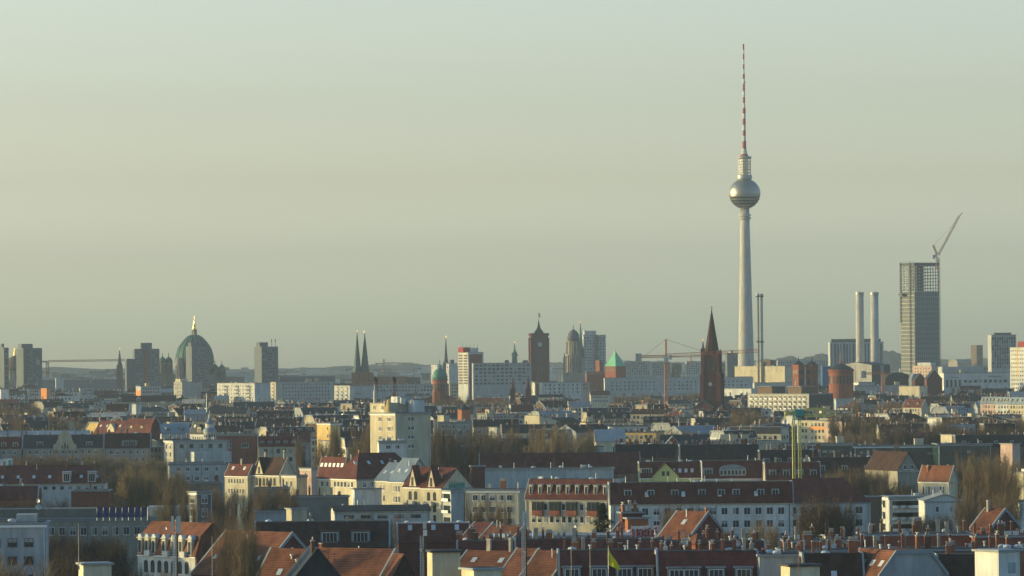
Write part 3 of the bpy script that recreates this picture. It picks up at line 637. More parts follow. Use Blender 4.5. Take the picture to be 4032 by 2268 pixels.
crane('tiny far crane on the horizon right of the twin spires', 1512, 1432, 1415, 1475, 7000, 1482, 1625, 1430, 3, 'cranered', t=.7)
crane('small orange crane in front of the dark power hall', 3478, 1470, None, 1545, 2900, 3400, 3500, 1470, 2, 'craneorange', t=.3, head='orange')
crane('thin far crane left of the brick spire', 2720, 1404, None, 1440, 4700, 2640, 2758, 1404, 1.4, 'craneorange', t=.3, cab=False)

# ---- cathedral with the large green dome
T = LM('cathedral with a large green copper dome and a golden lantern', 'cathedral', 'cathedral', 766, 1430, 4900)
z, s, r_ = T.z, T.s, T.r; X = T.x; prot(625, 885, 1500, 4900); FP.append(corners((T.x0 - 30, 4860), 0, 60, 70))
part(r_, 'dome', 'dcopper', lambda m: m.lathe([(21, z(1440)), (21, z(1425)), (20.3, z(1400)), (18.4, z(1376)), (16.5, z(1363)), (13.8, z(1350)), (11, z(1338)), (7.6, z(1327)), (4.5, z(1321)), (3.2, z(1318))], 40), True)
def ribs(m):
    pr = [(21.2, z(1430)), (20.5, z(1400)), (18.6, z(1376)), (16.7, z(1363)), (14, z(1350)), (11.2, z(1338)), (7.8, z(1327)), (4.7, z(1321))]
    for i in range(16):
        a = 2 * pi * (i + .35) / 16
        for (r0, z0), (r1, z1) in zip(pr, pr[1:]): m.bar((r0 * cos(a), r0 * sin(a), z0), (r1 * cos(a), r1 * sin(a), z1), 1.2)
part(r_, 'dome_rib', 'copper', ribs)
def colonn(m, cx, cy, r, z0, z1, n, rin, cw=.5):
    m.lathe([(rin, z0), (rin, z1)], 20, cx, cy); m.lathe([(r + .5, z1), (r + .5, z1 + 1)], 20, cx, cy); m.lathe([(r + .6, z0 - 1), (r + .6, z0)], 20, cx, cy)
    for i in range(n): a = 2 * pi * i / n; m.bar((cx + r * cos(a), cy + r * sin(a), z0), (cx + r * cos(a), cy + r * sin(a), z1), cw * 2, n=6)
part(r_, 'drum', 'dstone', lambda m: colonn(m, 0, 0, 21, z(1475), z(1440), 24, 19.6))
part(r_, 'lantern', 'stone', lambda m: colonn(m, 0, 0, 2.6, z(1318), z(1301), 8, 1.7, .35))
part(r_, 'lantern_cap', 'gold', lambda m: m.lathe([(2.6, z(1300)), (2.0, z(1293)), (1.9, z(1285)), (1.1, z(1276)), (.7, z(1264)), (.2, z(1258))], 12).bar((0, 0, z(1258)), (0, 0, z(1245)), .35).bar((-1.1, 0, z(1250)), (1.1, 0, z(1250)), .35))
part(r_, 'church_body', 'dstone', lambda m: m.box(-25, 25, -20, 20, 0, z(1475)))
part(r_, 'corner_tower', 'stone', lambda m: (colonn(m, X(711), -20, 4.0, z(1500), z(1440), 8, 3.2), m.lathe([(4.6, z(1437)), (4.2, z(1432)), (4.2, z(1418)), (3.2, z(1411)), (1, z(1406))], 16, X(711), -20)))
for px, py, rr, D_ in ((640, 1410, 4.3, 0), (663, 1410, 4.3, 4), (847, 1441, 4.6, -6), (872, 1443, 4.2, 6)):
    q = X(px); part(r_, 'side_dome', 'dcopper' if px < 870 else 'dstone', lambda m: m.lathe([(rr, z(py + 20)), (rr * 1.02, z(py + 12)), (rr * .8, z(py + 3)), (rr * .45, z(py - 3)), (.5, z(py - 7)), (.25, z(py - 22))], 18, q, D_), True)
    part(r_, 'side_tower', 'dstone', lambda m: (colonn(m, q, D_, rr - .3, z(py + 55), z(py + 24), 10, rr - 1.2), m.box(q - rr, q + rr, D_ - rr, D_ + rr, 0, z(py + 58))))
# ---- golden-topped dome church at the far left
T = LM('pale domed church with a golden figure, half hidden behind a grey tower block', 'church', 'domed_church', 58, 1460, 5000); z, X = T.z, T.x
part(T.r, 'dome', 'brown', lambda m: m.lathe([(13.5, z(1458)), (13.2, z(1445)), (11.5, z(1428)), (8, z(1413)), (4, z(1405)), (2, z(1400))], 28), True)
part(T.r, 'lantern', 'gold', lambda m: m.lathe([(1.6, z(1402)), (1.4, z(1388)), (.8, z(1380)), (.4, z(1370))], 10))
part(T.r, 'drum', 'stone', lambda m: (colonn(m, 0, 0, 13, z(1492), z(1462), 20, 11.6), m.box(-14, 14, -12, 12, 0, z(1494))))
# ---- spires
def spire(label, px, yt, ys, yb, w, D, sm='copper', bm='brick', name='church', n=8, bw=None, cross=True, cat='church', ybase=None, group=None, rz=.39):
    T = LM(label, cat, name, px, ys, D, group=group); z, s = T.z, T.s; bw = bw or w; prot(px - bw / 2, px + bw / 2, yb, D)
    part(T.r, 'spire', sm, lambda m: m.lathe([(w / 2 / s * 1.05, z(ys)), (w / 2 / s * .78, z(ys - (ys - yt) * .14)), (.25, z(yt + 8))], n, ph=rz))
    if cross: part(T.r, 'cross', 'gold', lambda m: m.bar((0, 0, z(yt + 9)), (0, 0, z(yt)), .2).bar((-.8, 0, z(yt + 3)), (.8, 0, z(yt + 3)), .2).lathe([(.1, z(yt + 9)), (.3, z(yt + 8)), (.1, z(yt + 7))], 6))
    h = bw / 2 / s; part(T.r, 'tower', bm, lambda m: m.box(-h, h, -h, h, 0, z(ys)))
    return T, h
T, h = spire('old church with twin green pointed spires and brick towers', 1407, 1300, 1466, 1505, 38, 4400, 'dcopper', 'brick', bw=44)
z, X = T.z, T.x
part(T.r, 'spire', 'dcopper', lambda m: m.lathe([(38 / 2 / T.s * 1.05, z(1466)), (4, z(1443)), (.25, z(1310))], 8, X(1437), 1, ph=.39))
part(T.r, 'cross', 'gold', lambda m: m.bar((X(1437) - 0.6, 1, z(1311)), (X(1437) - .6, 1, z(1302)), .3).bar((X(1437) - 1.4, 1, z(1305)), (X(1437) + .3, 1, z(1305)), .3))
part(T.r, 'tower', 'brick', lambda m: m.box(h + .2, h + 10, -h, h, 0, z(1466)))
wins(T.r, 'F', 18, 4, 1, z(1470), w=1.3, h=8, st='a', m0=0, y0=-h)
for i in range(3): put('window', wmesh(1.4, 8, 'a'), T.r, (-h - .02, -3 + i * 3, z(1472) - 8), -pi / 2)
spire('slender dark steeple far between the grey tower blocks', 471, 1369, 1438, 1478, 20, 5200, 'slate', 'dbrick', bw=22)
spire('needle thin grey church spire behind the green domed church', 1756, 1322, 1425, 1475, 17, 4700, 'slate', 'dstone', bw=22)
T, h = spire('bright green slender church spire beside the dark domed city tower', 2286, 1264, 1372, 1490, 24, 4600, 'copper', 'dcopper', bw=30)
T, h = spire('small green stepped steeple left of the red clock tower', 2026, 1343, 1388, 1440, 12, 4500, 'copper', 'copper', bw=20); z = T.z
part(T.r, 'gallery', 'copper', lambda m: (m.lathe([(3.4, z(1402)), (3.1, z(1394)), (1.8, z(1386)), (1.5, z(1380))], 10)))
T, h = spire('thin dark steeple with gold tip, just left of the large brick spire', 2768, 1335, 1372, 1440, 12, 3600, 'slate', 'dbrick', bw=18)
gts = 'pair of small pointed brick turrets'
spire('small pointed brick turret in front of a cream office, left one of two', 2019, 1478, 1530, 1590, 17, 3000, 'dbrick', 'dbrick', bw=22, cross=False, name='church_turret', cat='turret', group=gts)
spire('small pointed brick turret in front of a cream office, right one of two', 2080, 1478, 1530, 1590, 17, 3000, 'dbrick', 'dbrick', bw=22, cross=False, name='church_turret', cat='turret', group=gts)
# ---- red clock tower
T = LM('red brick clock tower of the town hall with a flag on its roof', 'clock tower', 'clock_tower', 2122, 1400, 4300, .12); z = T.z; r_ = T.r; prot(2085, 2160, 1484, 4300); h = 8.1
part(r_, 'tower', 'dbrick', lambda m: (m.box(-h, h, -h, h, 0, z(1318)), m.box(-h - .9, h + .9, -h - .9, h + .9, z(1322), z(1312)), [m.box(sx * h - 1 - .0, sx * h + 1, sy * h - 1, sy * h + 1, 0, z(1330)) for sx in (-1, 1) for sy in (-1, 1)], m.box(-h - .6, h + .6, -h - .6, h + .6, z(1428), z(1422))))
part(r_, 'roof', 'slate', lambda m: (m.lathe([(6.2, z(1312)), (5.4, z(1306)), (2.5, z(1294)), (1.9, z(1288)), (1.6, z(1283)), (.3, z(1262))], 4, ph=pi / 4)))
part(r_, 'flagpole', 'dmetal', lambda m: m.bar((0, 0, z(1270)), (0, 0, z(1229)), .3))
part(r_, 'flag', ['white', 'red'], lambda m: (m.prism([(.2, z(1248)), (1.6, z(1248) - .6), (1.6, z(1245) - .6), (.2, z(1245))], -.05, .05, 1), m.prism([(.2, z(1245)), (1.6, z(1245) - .6), (1.6, z(1237) - .6), (.2, z(1237))], -.05, .05, 0), m.prism([(.2, z(1237)), (1.6, z(1237) - .6), (1.6, z(1233) - .6), (.2, z(1233))], -.05, .05, 1)))
part(r_, 'clock_face', 'lgrey', lambda m: m.loft([[(2.2 * cos(2 * pi * i / 20), y, z(1357) + 2.2 * sin(2 * pi * i / 20)) for i in range(20)] for y in (-h - .05, -h - .3)]))
for u in (-3.4, 0, 3.4):
    put('window', wmesh(1.6, 7, 'a'), r_, (u, -h - .02, z(1345) if u == 0 else z(1366) ), 0)
    for yy in (1408, 1445, 1478): put('window', wmesh(1.5, 6, 'a'), r_, (u, -h - .02, z(yy)), 0)
    for yy in (1350, 1408, 1445): put('window', wmesh(1.5, 6, 'a'), r_, (-h - .02, u, z(yy)), -pi / 2)
# ---- grey domed city hall tower
T = LM('tall grey stone tower with a dark dome and columns', 'tower', 'domed_tower', 2258, 1400, 4450); z, X = T.z, T.x; prot(2210, 2310, 1490, 4450)
part(T.r, 'dome', 'dgrey', lambda m: m.lathe([(6.2, z(1342)), (6.1, z(1328)), (5.3, z(1314)), (3.6, z(1304)), (1.4, z(1299)), (.5, z(1296)), (.35, z(1287)), (.6, z(1284)), (.1, z(1281))], 24), True)
part(T.r, 'upper_drum', 'stone', lambda m: colonn(m, 0, 0, 7, z(1395), z(1346), 12, 5.6, .5))
part(T.r, 'lower_drum', 'stone', lambda m: colonn(m, 0, 0, 8.2, z(1465), z(1402), 14, 6.8, .6))
part(T.r, 'tower_base', 'stone', lambda m: (m.box(-11, 11, -10, 10, 0, z(1468)), [m.box(sx * 9.2 - 1.3, sx * 9.2 + 1.3, -8, -5, 0, z(1408)) for sx in (-1, 1)]))
for sx in (-1, 1): part(T.r, 'statue', 'dstone', lambda m: m.lathe([(.7, z(1408)), (.9, z(1402)), (.4, z(1394)), (.5, z(1391)), (.1, z(1388))], 6, sx * 9.2, -6.5))
# ---- museum tower with bright green pyramid roof
T = LM('square brick tower with a steep bright green copper roof', 'tower', 'brick_tower', 2423, 1441, 4000, R(45)); z = T.z; h = 6.6; prot(2380, 2465, 1490, 4000)
part(T.r, 'tower', 'brick', lambda m: m.box(-h, h, -h, h, 0, z(1441)))
part(T.r, 'roof', 'bcopper', lambda m: m.loft([[(-h - .4, -h - .4, z(1442)), (h + .4, -h - .4, z(1442)), (h + .4, h + .4, z(1442)), (-h - .4, h + .4, z(1442))], [(-1.1, -1.1, z(1392)), (1.1, -1.1, z(1392)), (1.1, 1.1, z(1392)), (-1.1, 1.1, z(1392))], [(-.1, -.1, z(1378)), (.1, -.1, z(1378)), (.1, .1, z(1378)), (-.1, .1, z(1378))]]))
for i in range(5): put('window', wmesh(1.1, 2.8, 'n'), T.r, (-h - .02, -4.6 + 2.3 * i, z(1462)), -pi / 2)
# ---- big brick church with pointed spire
T = LM('large dark red brick church with a tall pointed spire and cross', 'church', 'brick_church', 2804, 1480, 2600, R(-14)); z = T.z; r_ = T.r; s = T.s; prot(2745, 2870, 1590, 2600); FP.append(corners((T.x0 - 12, 2585), 0, 24, 50))
part(r_, 'spire', 'browntile', lambda m: m.lathe([(4.7, z(1394)), (4.2, z(1382)), (.25, z(1222))], 8, ph=pi / 8))
part(r_, 'cross', 'dmetal', lambda m: m.bar((0, 0, z(1224)), (0, 0, z(1204)), .28).bar((-.95, 0, z(1212)), (.95, 0, z(1212)), .28).lathe([(.1, z(1222)), (.5, z(1220)), (.1, z(1218))], 6))
def bt(m):
    m.box(-4.3, 4.3, -4.3, 4.3, z(1480), z(1394)); m.box(-5.2, 5.2, -5.2, 5.2, 0, z(1480))
    for sx in (-1, 1):
        for sy in (-1, 1):
            m.box(sx * 4.2 - .75, sx * 4.2 + .75, sy * 4.2 - .75, sy * 4.2 + .75, z(1482), z(1385)); m.lathe([(1.05, z(1386)), (.05, z(1374))], 4, sx * 4.2, sy * 4.2, ph=pi / 4)
            m.box(sx * 5 - 1.1, sx * 5 + 1.1, sy * 5 - 1.1, sy * 5 + 1.1, 0, z(1476)); m.lathe([(1.5, z(1476)), (.1, z(1462))], 4, sx * 5, sy * 5, ph=pi / 4)
    for sx in (-1, 1): m.prism([(-2.2, z(1396)), (2.2, z(1396)), (0, z(1378))], -4.6, 4.6)
part(r_, 'tower', 'dbrick', bt)
for u in (-1.6, 1.6): put('window', wmesh(1.5, 7.6, 'a'), r_, (u, -4.32, z(1466)), 0); put('window', wmesh(1.5, 7.6, 'a'), r_, (-4.32, u, z(1466)), -pi / 2)
part(r_, 'clock_face', 'lgrey', lambda m: m.loft([[(1.15 * cos(2 * pi * i / 16), y, z(1512) + 1.15 * sin(2 * pi * i / 16)) for i in range(16)] for y in (-5.22, -5.4)]))
put('window', wmesh(2, 6, 'a'), r_, (0, -5.22, z(1556)), 0); put('window', wmesh(2, 8, 'a'), r_, (-5.22, 0, z(1556)), -pi / 2)
part(r_, 'nave', 'dbrick', lambda m: m.prism([(-9, 0), (9, 0), (9, z(1612)), (0, z(1582)), (-9, z(1612))], 6, 34))
part(r_, 'porch_gable', 'dbrick', lambda m: m.prism([(-9.5, 0), (2, 0), (2, z(1604)), (-3.6, z(1576)), (-9.5, z(1604))], -9, -5.4))
part(r_, 'porch_roof', 'copper', lambda m: (m.prism([(-10, z(1606)), (-3.6, z(1575)), (-3.6, z(1573)), (-10.4, z(1606))], -9.3, -5.3), m.prism([(2.6, z(1606)), (-3.6, z(1575)), (-3.6, z(1573)), (3, z(1606))], -9.3, -5.3)))
# ---- green domed brick church
T = LM('brick church with a green dome and a small pointed lantern', 'church', 'domed_church', 1732, 1500, 3300); z, X = T.z, T.x; prot(1690, 1775, 1600, 3300); FP.append(corners((T.x0 - 10, 3290), 0, 20, 30))
part(T.r, 'dome', 'copper', lambda m: m.lathe([(5.6, z(1496)), (5.7, z(1482)), (5.0, z(1468)), (3.5, z(1457)), (1.4, z(1450)), (1.0, z(1446)), (.5, z(1436)), (.08, z(1413))], 16), True)
part(T.r, 'drum', 'brick', lambda m: (m.lathe([(5.6, 0), (5.6, z(1500)), (6.1, z(1499)), (6.1, z(1495))], 16)))
for i in range(8): a = 2 * pi * i / 16 + pi + .2; put('window', wmesh(1.1, 5.5, 'a'), T.r, (5.62 * cos(a), 5.62 * sin(a), z(1540)), a + pi / 2)
part(T.r, 'side_turret', 'obrick', lambda m: (m.lathe([(1.6, 0), (1.6, z(1548)), (.1, z(1525))], 8, X(1712), -9)))
part(T.r, 'nave', 'dbrick', lambda m: m.prism([(-12, 0), (12, 0), (12, z(1570)), (0, z(1545)), (-12, z(1570))], -4, 24))
# ---- twin brick towers and rotunda
gq = 'twin square brick church towers'
for k, (px, lb) in enumerate(((3144, 'square red brick church tower with arched openings, left one of the twins'), (3197, 'square red brick church tower with arched openings, right one of the twins'))):
    T = LM(lb, 'church tower', 'church_tower', px, 1480, 3100, R(42), gq); z = T.z; h = 2.95; prot(px - 25, px + 25, 1545, 3100)
    part(T.r, 'tower', 'brick', lambda m: (m.box(-h, h, -h, h, 0, z(1443)), m.box(-h - .3, h + .3, -h - .3, h + .3, z(1444), z(1436)), m.box(-h - .25, h + .25, -h - .25, h + .25, z(1482), z(1479))))
    part(T.r, 'roof', 'slate', lambda m: m.lathe([(3.7, z(1436)), (2.9, z(1430)), (1.2, z(1424)), (.5, z(1420)), (.12, z(1404))], 8))
    for i in (-1.6, 0, 1.6): put('window', wmesh(.85, 2.6, 'a'), T.r, (i, -h - .02, z(1473)), 0); put('window', wmesh(.85, 2.6, 'a'), T.r, (-h - .02, i, z(1473)), -pi / 2)
    put('window', wmesh(1.6, 4.6, 'a'), T.r, (0, -h - .02, z(1516)), 0); put('window', wmesh(1.6, 4.6, 'a'), T.r, (-h - .02, 0, z(1516)), -pi / 2)
T = LM('round brick church hall with a low dark conical roof and tall lantern', 'church', 'round_church', 3312, 1500, 3000); z = T.z; prot(3258, 3365, 1555, 3000)
part(T.r, 'wall', 'brick', lambda m: (m.lathe([(8.4, 0), (8.4, z(1462)), (9, z(1461)), (9, z(1455))], 24)))
part(T.r, 'roof', 'slate', lambda m: m.lathe([(8.9, z(1455)), (6.5, z(1446)), (3.2, z(1436)), (1.0, z(1432))], 24))
part(T.r, 'lantern', 'brick', lambda m: m.lathe([(.8, z(1434)), (.8, z(1422)), (.4, z(1410)), (.1, z(1370))], 8))
for i in range(11): a = pi + 2 * pi * (i + .1) / 22; put('window', wmesh(1.1, 5.4, 'a'), T.r, (8.42 * cos(a), 8.42 * sin(a), z(1510)), a + pi / 2)

# ================================================================ HOUSES AND BLOCKS PLACED ONE BY ONE
def addbox(r, nm, m, u0, u1, v0, v1, z0, z1, mi=0):
    b, a, H = geo(r); return MB().box(b * u0, b * u1, a * v0, a * v1, H + z0, H + z1).build(nm, m, r)
def gablefront(r, u0, u1, z0, pk, m, trim='lroof', y=-.35, win=True, z1=None):
    b, a, H = geo(r); g = MB(); uc = (u0 + u1) / 2; z1 = z0 + 0 if z1 is None else z1
    g.prism([(u0, H - 3), (u1, H - 3), (u1, H + z1), (uc, H + pk), (u0, H + z1)], y, 3)
    o = g.build('gable', m, r)
    t = MB(); e = .35
    t.prism([(u0 - .4, H + z1 - .3), (uc, H + pk - .05), (uc, H + pk + e), (u0 - .4, H + z1 + e * .4)], y - .25, 3.2)
    t.prism([(u1 + .4, H + z1 - .3), (uc, H + pk - .05), (uc, H + pk + e), (u1 + .4, H + z1 + e * .4)], y - .25, 3.2)
    t.build('gable_trim', trim, o)
    if win:
        for d in (-.7, .7): put('window', wmesh(.8, 1.4, 'n'), r, (uc + d, y - .02, H + z1 * .5 + .3))
WS = dict(w=1.3, h=1.7); WN = dict(w=1.3, h=1.6, st='n'); WL = dict(w=2.6, h=2.2, st='l'); WA = dict(w=1.1, h=2.4, st='a')
def flat(label, x0, xm, x1, ye, **k): k.setdefault('name', 'flat_roofed_building'); k.setdefault('cat', 'building'); return house(label, x0, xm, x1, ye, **k)
# -- far band
flat('long low dark hall left of the small slate steeple', 163, 166, 500, 1496, H=24, th=3, wc='dgrey', dep=20, clut=8, wF=(20, 1, 2, WN))
flat('small white box on the far roofs right of the red crane', 217, 220, 250, 1489, H=27, th=10, wc='white', dep=10)
flat('orange sunlit cube on a grey roof, under the second grey tower block', 158, 184, 190, 1530, H=25, th=60, wc='orange')
flat('white office with square windows left of the orange cube', 107, 110, 158, 1533, H=24, th=8, wc='lgrey', wF=(5, 2, 1, WN))
flat('white office block right of the orange cube', 307, 315, 370, 1529, H=24, th=10, wc='lgrey', wF=(5, 2, 1, WN))
flat('white windowless cube at the far left edge', -6, 3, 34, 1533, H=26, th=12, wc='white')
r = flat('grey block with an orange and white end wall', 529, 554, 632, 1522, H=26, th=20, wc='lgrey', wF=(7, 3, 1.2, WN), clut=2)
b, a, H = geo(r); MB().box(-.05, 0, .1, a - .1, H - 15, H - 3.4).build('orange_wall', 'orange', r)
r = flat('grey green block with a lit cream end wall below the large green dome', 680, 717, 792, 1505, H=30, th=36, wc='concrete', wL=(3, 4, 1.4, WN), vis=60)
addbox(r, 'roof_plant', 'cream', 0, .35, .2, .8, .3, 2.9)
r = flat('bright sunlit white apartment slab with recessed balconies', 843, 1003, 1062, 1509, H=31, th=62, wc='white', vis=80, dep=41, wL=(12, 4, 1.6, dict(w=1.2, h=1.3, st='n', m0=2)), clut=6)
b, a, H = geo(r)
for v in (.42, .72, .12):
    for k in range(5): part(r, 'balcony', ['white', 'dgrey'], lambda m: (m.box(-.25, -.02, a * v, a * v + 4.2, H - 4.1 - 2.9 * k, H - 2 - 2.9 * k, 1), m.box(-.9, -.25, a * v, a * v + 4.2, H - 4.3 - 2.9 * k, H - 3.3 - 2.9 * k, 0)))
flat('narrow lit stair tower at the right end of the white slab', 1062, 1086, 1093, 1505, H=31, th=58, wc='cream', vis=70, wL=(1, 5, 1, WL))
flat('long shaded grey apartment slab right of the white one', 1091, 1096, 1312, 1505, H=30, th=5, wc='lgrey', dep=14, vis=75, wF=(16, 5, 1.3, dict(w=1.2, h=1.3, st='n', m0=3)), clut=6)
flat('dark arched hall roof between the slab and the twin spires', 1100, 1104, 1318, 1502, H=14, D=5200, th=3, wc='dgrey', roof='arc', rh=6, rc='slate', fire=False, dep=30, name='arched_hall', cat='hall')
flat('white block with lit loggias left of the plain white wall', 1313, 1378, 1384, 1519, H=28, th=60, wc='white', vis=55, wL=(3, 4, 1, WL))
r = flat('plain white wall block with a small red sign', 1380, 1383, 1472, 1520, H=27, th=6, wc='lgrey', vis=50)
part(r, 'sign', 'red', lambda m: [m.box(3.6 + i * .75, 4.1 + i * .75, -.1, -.02, geo(r)[2] - 7.2 + (i % 2) * .15, geo(r)[2] - 6 - (i % 3) * .1) for i in range(6)])
flat('long pale office roof behind the cream tower', 1472, 1475, 1760, 1515, H=27, th=4, wc='lgrey', vis=40, wF=(22, 2, 1.2, WN), clut=14)
flat('red brick hall with a pale roof edge right of the twin spires', 1462, 1466, 1602, 1484, H=24, D=5000, th=3, wc='brick', dep=30)
flat('dark blue hall right of the red brick hall', 1600, 1604, 1655, 1486, H=24, D=5000, th=3, wc='slate', dep=30)
flat('long shaded beige housing slab right of the green domed church', 1766, 1770, 1990, 1509, H=26, th=3, wc='beige', dep=14, vis=60, wF=(22, 4, 1, WN), clut=8)
flat('lit cream pavilion with tall openings above the beige slab', 1893, 1944, 1990, 1482, D=4200, th=55, wc='cream', vis=30, wL=(7, 1, 1.5, dict(w=1.1, h=4, st='n', m0=.5)))
flat('sunlit cream office behind the two brick turrets', 1952, 2096, 2120, 1504, H=27, th=62, dep=38, wc='cream', vis=60, wL=(9, 4, 1.6, dict(w=2.2, h=1.5, st='n', m0=1)), clut=4)
r = flat('white office with a lit end wall and red stripe', 2097, 2132, 2290, 1507, H=28, th=18, wc='white', vis=50, wF=(8, 3, 1.3, WN), clut=6)
b, a, H = geo(r); MB().box(-.05, 0, a * .3, a * .55, H - 16, H - 1.2).build('red_stripe', 'brick', r)
flat('orange plastered block below the dark domed city tower', 2241, 2277, 2322, 1506, H=27, th=34, wc='pink', vis=50, wF=(3, 3, 1.4, WN))
flat('plain brown grey block left of the long white slab', 2308, 2312, 2377, 1492, H=29, th=5, wc='beige', vis=50, wF=(5, 4, 1.2, WN))
flat('very long pale apartment slab behind the orange crane', 2376, 2381, 2967, 1489, H=30.5, th=2.5, wc='lgrey', dep=13, vis=70, wF=(33, 3, 3.2, dict(w=1.3, h=1.3, st='n', m0=5, skip=(11, 12, 21, 22))), clut=12)
house('old house with a long red tiled roof right of the orange block', 2322, 2326, 2402, 1556, H=19, th=4, roof='gable', rh=3.4, rc='redtile', wc='cream', wF=(9, 2), ch=3)
flat('low red roofed museum wing below the bright green roof', 2306, 2310, 2384, 1476, H=33, D=4100, th=4, roof='gable', rh=3, rc='brick', wc='brick', vis=20)
r = flat('red brick block in front of the white tower block', 2345, 2360, 2375, 1421, D=4550, th=30, wc='brick', vis=35)
r = flat('large sunlit cream power station hall below the television tower', 2903, 3090, 3142, 1442, D=4060, th=60, dep=50, wc='cream', vis=60, clut=5, name='power_station', cat='power station')
part(r, 'wall_vent', 'dgrey', lambda m: [m.box(-.1, -.02, 4 + i * 5.5, 4.9 + i * 5.5, geo(r)[2] - 4.6, geo(r)[2] - 3.8) for i in range(8)])
addbox(r, 'roof_house', 'brown', .3, .7, .35, .5, .3, 5.5); addbox(r, 'roof_house', 'concrete', .1, .3, .5, .6, .3, 4)
flat('dark rooftop block with white aerials left of the television tower', 2858, 2863, 2905, 1391, D=5200, th=8, wc='dgrey', vis=30, clut=5, wF=(4, 2, 3, WN))
flat('low lit white workshop below the brick spire', 2852, 2958, 2964, 1531, H=25, th=62, dep=30, wc='white', vis=22, clut=3)
flat('long grey shed roof below the power station hall', 2966, 2970, 3122, 1508, H=29, th=3, wc='lgrey', vis=40)
flat('blue corrugated box building between the brick towers and the round church', 3233, 3238, 3272, 1443, D=3700, th=12, wc='blue', vis=60)
r = flat('dark metal power hall with a lit panelled side, below the wide chimneys', 3338, 3432, 3512, 1437, D=3650, th=47, dep=34, wc='concrete', roof='gable', rh=2.2, rc='slate', vis=75, name='power_hall', cat='power station', fire=False)
b, a, H = geo(r); MB().box(.3, b - .3, -.15, 0, 5, H).build('front_cladding', 'slate', r); MB().box(b * .45, b * .65, -.25, -.15, 5, H).build('front_panel', 'zinc', r)
part(r, 'panel_seam', 'dgrey', lambda m: [m.box(-.1, 0, a * i / 6, a * i / 6 + .3, H - 14, H) for i in range(1, 6)])
flat('small white sheds in front of the dark power hall', 3363, 3380, 3446, 1506, H=29, th=20, wc='white', vis=20)
flat('long thin white roof edge below the dark power hall', 3360, 3364, 3570, 1519, H=27, th=2, wc='lgrey', vis=14, clut=4)
flat('dark arched hall right of the small orange crane', 3484, 3486, 3590, 1498, D=3400, th=2, ax='v', roof='arc', rh=6, rc='slate', wc='slate', fire=False, dep=26, vis=30, name='arched_hall', cat='hall')
flat('half round grey gable right of the dark arched hall', 3588, 3590, 3622, 1500, D=3380, th=2, ax='v', roof='arc', rh=5.5, rc='zinc', wc='zinc', fire=False, dep=20, vis=20, name='arched_hall', cat='hall')
house('dark steep gabled house left one below the glass skyscraper', 3598, 3602, 3648, 1497, D=3350, th=4, ax='v', roof='gable', rh=5, rc='slate', wc='dbrick', fire=False, vis=20)
house('dark steep gabled house right one below the glass skyscraper', 3646, 3650, 3710, 1492, D=3300, th=4, ax='v', roof='gable', rh=6.5, rc='slate', wc='dbrick', fire=False, vis=30)
r = flat('pinkish lit block at the foot of the glass skyscraper', 3600, 3668, 3694, 1441, D=4150, th=58, wc='pink', vis=50, wL=(6, 3, 1.5, WN)); addbox(r, 'roof_house', 'white', 0, .9, .05, .75, .3, 3.2)
r = flat('long white department store with a row of square windows', 3712, 3716, 3985, 1470, D=3450, th=3, wc='white', dep=30, vis=45, wF=(17, 1, 5.2, dict(w=2.4, h=2.2, st='n', m0=15, m1=3)), clut=5)
b, a, H = geo(r); addbox(r, 'roof_storey', 'lgrey', 0, .62, .3, 1, .3, 5)
for i in range(4): put('window', wmesh(1.8, 6, 'n'), r, (2.6 + i * 3.3, -.02, H - 11))
part(r, 'sign', 'dgrey', lambda m: ([m.box(6 + i * .62, 6.45 + i * .62, -.1, 0, H - 3.6, H - 2.7 - (i % 3) * .12) for i in range(9)], [m.box(35 + i * .7, 35.5 + i * .7, -.1, 0, H - 3.2, H - 2.3 - (i % 2) * .15) for i in range(15)]))
flat('long grey upper roof block behind the department store', 3700, 3704, 3900, 1446, D=4300, th=3, wc='grey', vis=25, clut=6, wF=(16, 2, 1.2, WN))
flat('pale rounded stone building far right of the glass skyscraper', 3728, 3770, 3832, 1425, D=6800, th=30, roof='arc', rh=4, rc='stone', wc='stone', fire=False, dep=24, vis=25, name='rounded_hall', cat='hall')
flat('pale mansion block left of the dark dome hall', 3545, 3620, 3656, 1521, H=27, th=50, wc='cream', vis=30)
# -- middle band
r = flat('cream balcony block with brown penthouses below the round church', 2957, 3185, 3287, 1552, H=27, th=64, dep=41, wc='concrete', vis=60, wL=(12, 4, 1.2, WL), clut=3)
b, a, H = geo(r); MB().box(.2, b - .2, -.15, 0, H - 14, H - .3).build('front_cladding', 'slate', r)
for v0, v1 in ((.14, .36), (.62, .86)): addbox(r, 'penthouse', 'brown', .05, .6, v0, v1, .3, 4.6); part(r, 'penthouse_cap', 'lroof', lambda m: m.box(0, b * .62, a * v0 - .4, a * v1 + .4, H + 4.6, H + 4.9))
flat('teal flat roof right of the dark cladded block', 3288, 3292, 3402, 1571, H=24, th=3, wc='bluewall', rc='copper', vis=20)
def row(th, D, L, **kk):
    out = []; th = 43 if th > 50 else th
    for lab, x0, xm, ye, k in L:
        kw = dict(kk); kw.update(k); s = F / D; bm = kw.pop('bm', 12); a = (xm - x0) / s / sin(R(th)) + .3
        if out: D -= a * cos(R(th))
        kw.setdefault('dep', a); out.append(house(lab, x0, xm, xm + bm * cos(R(th)) * F / D, ye, D=D, th=th, **kw))
    return out
rr_ = row(62, 2170, [('pale cream row house behind the green yellow crane', 3150, 3189, 1657, dict(wc='cream', wL=(3, 3, 1, WN))), ('row house with an orange band behind the green yellow crane', 3189, 3256, 1658, dict(wc='cream', wL=(6, 3, 1, WN))), ('pink row house right of the orange banded one', 3256, 3318, 1661, dict(wc='pink', wL=(5, 3, 1, WN)))], vis=60, ch=2)
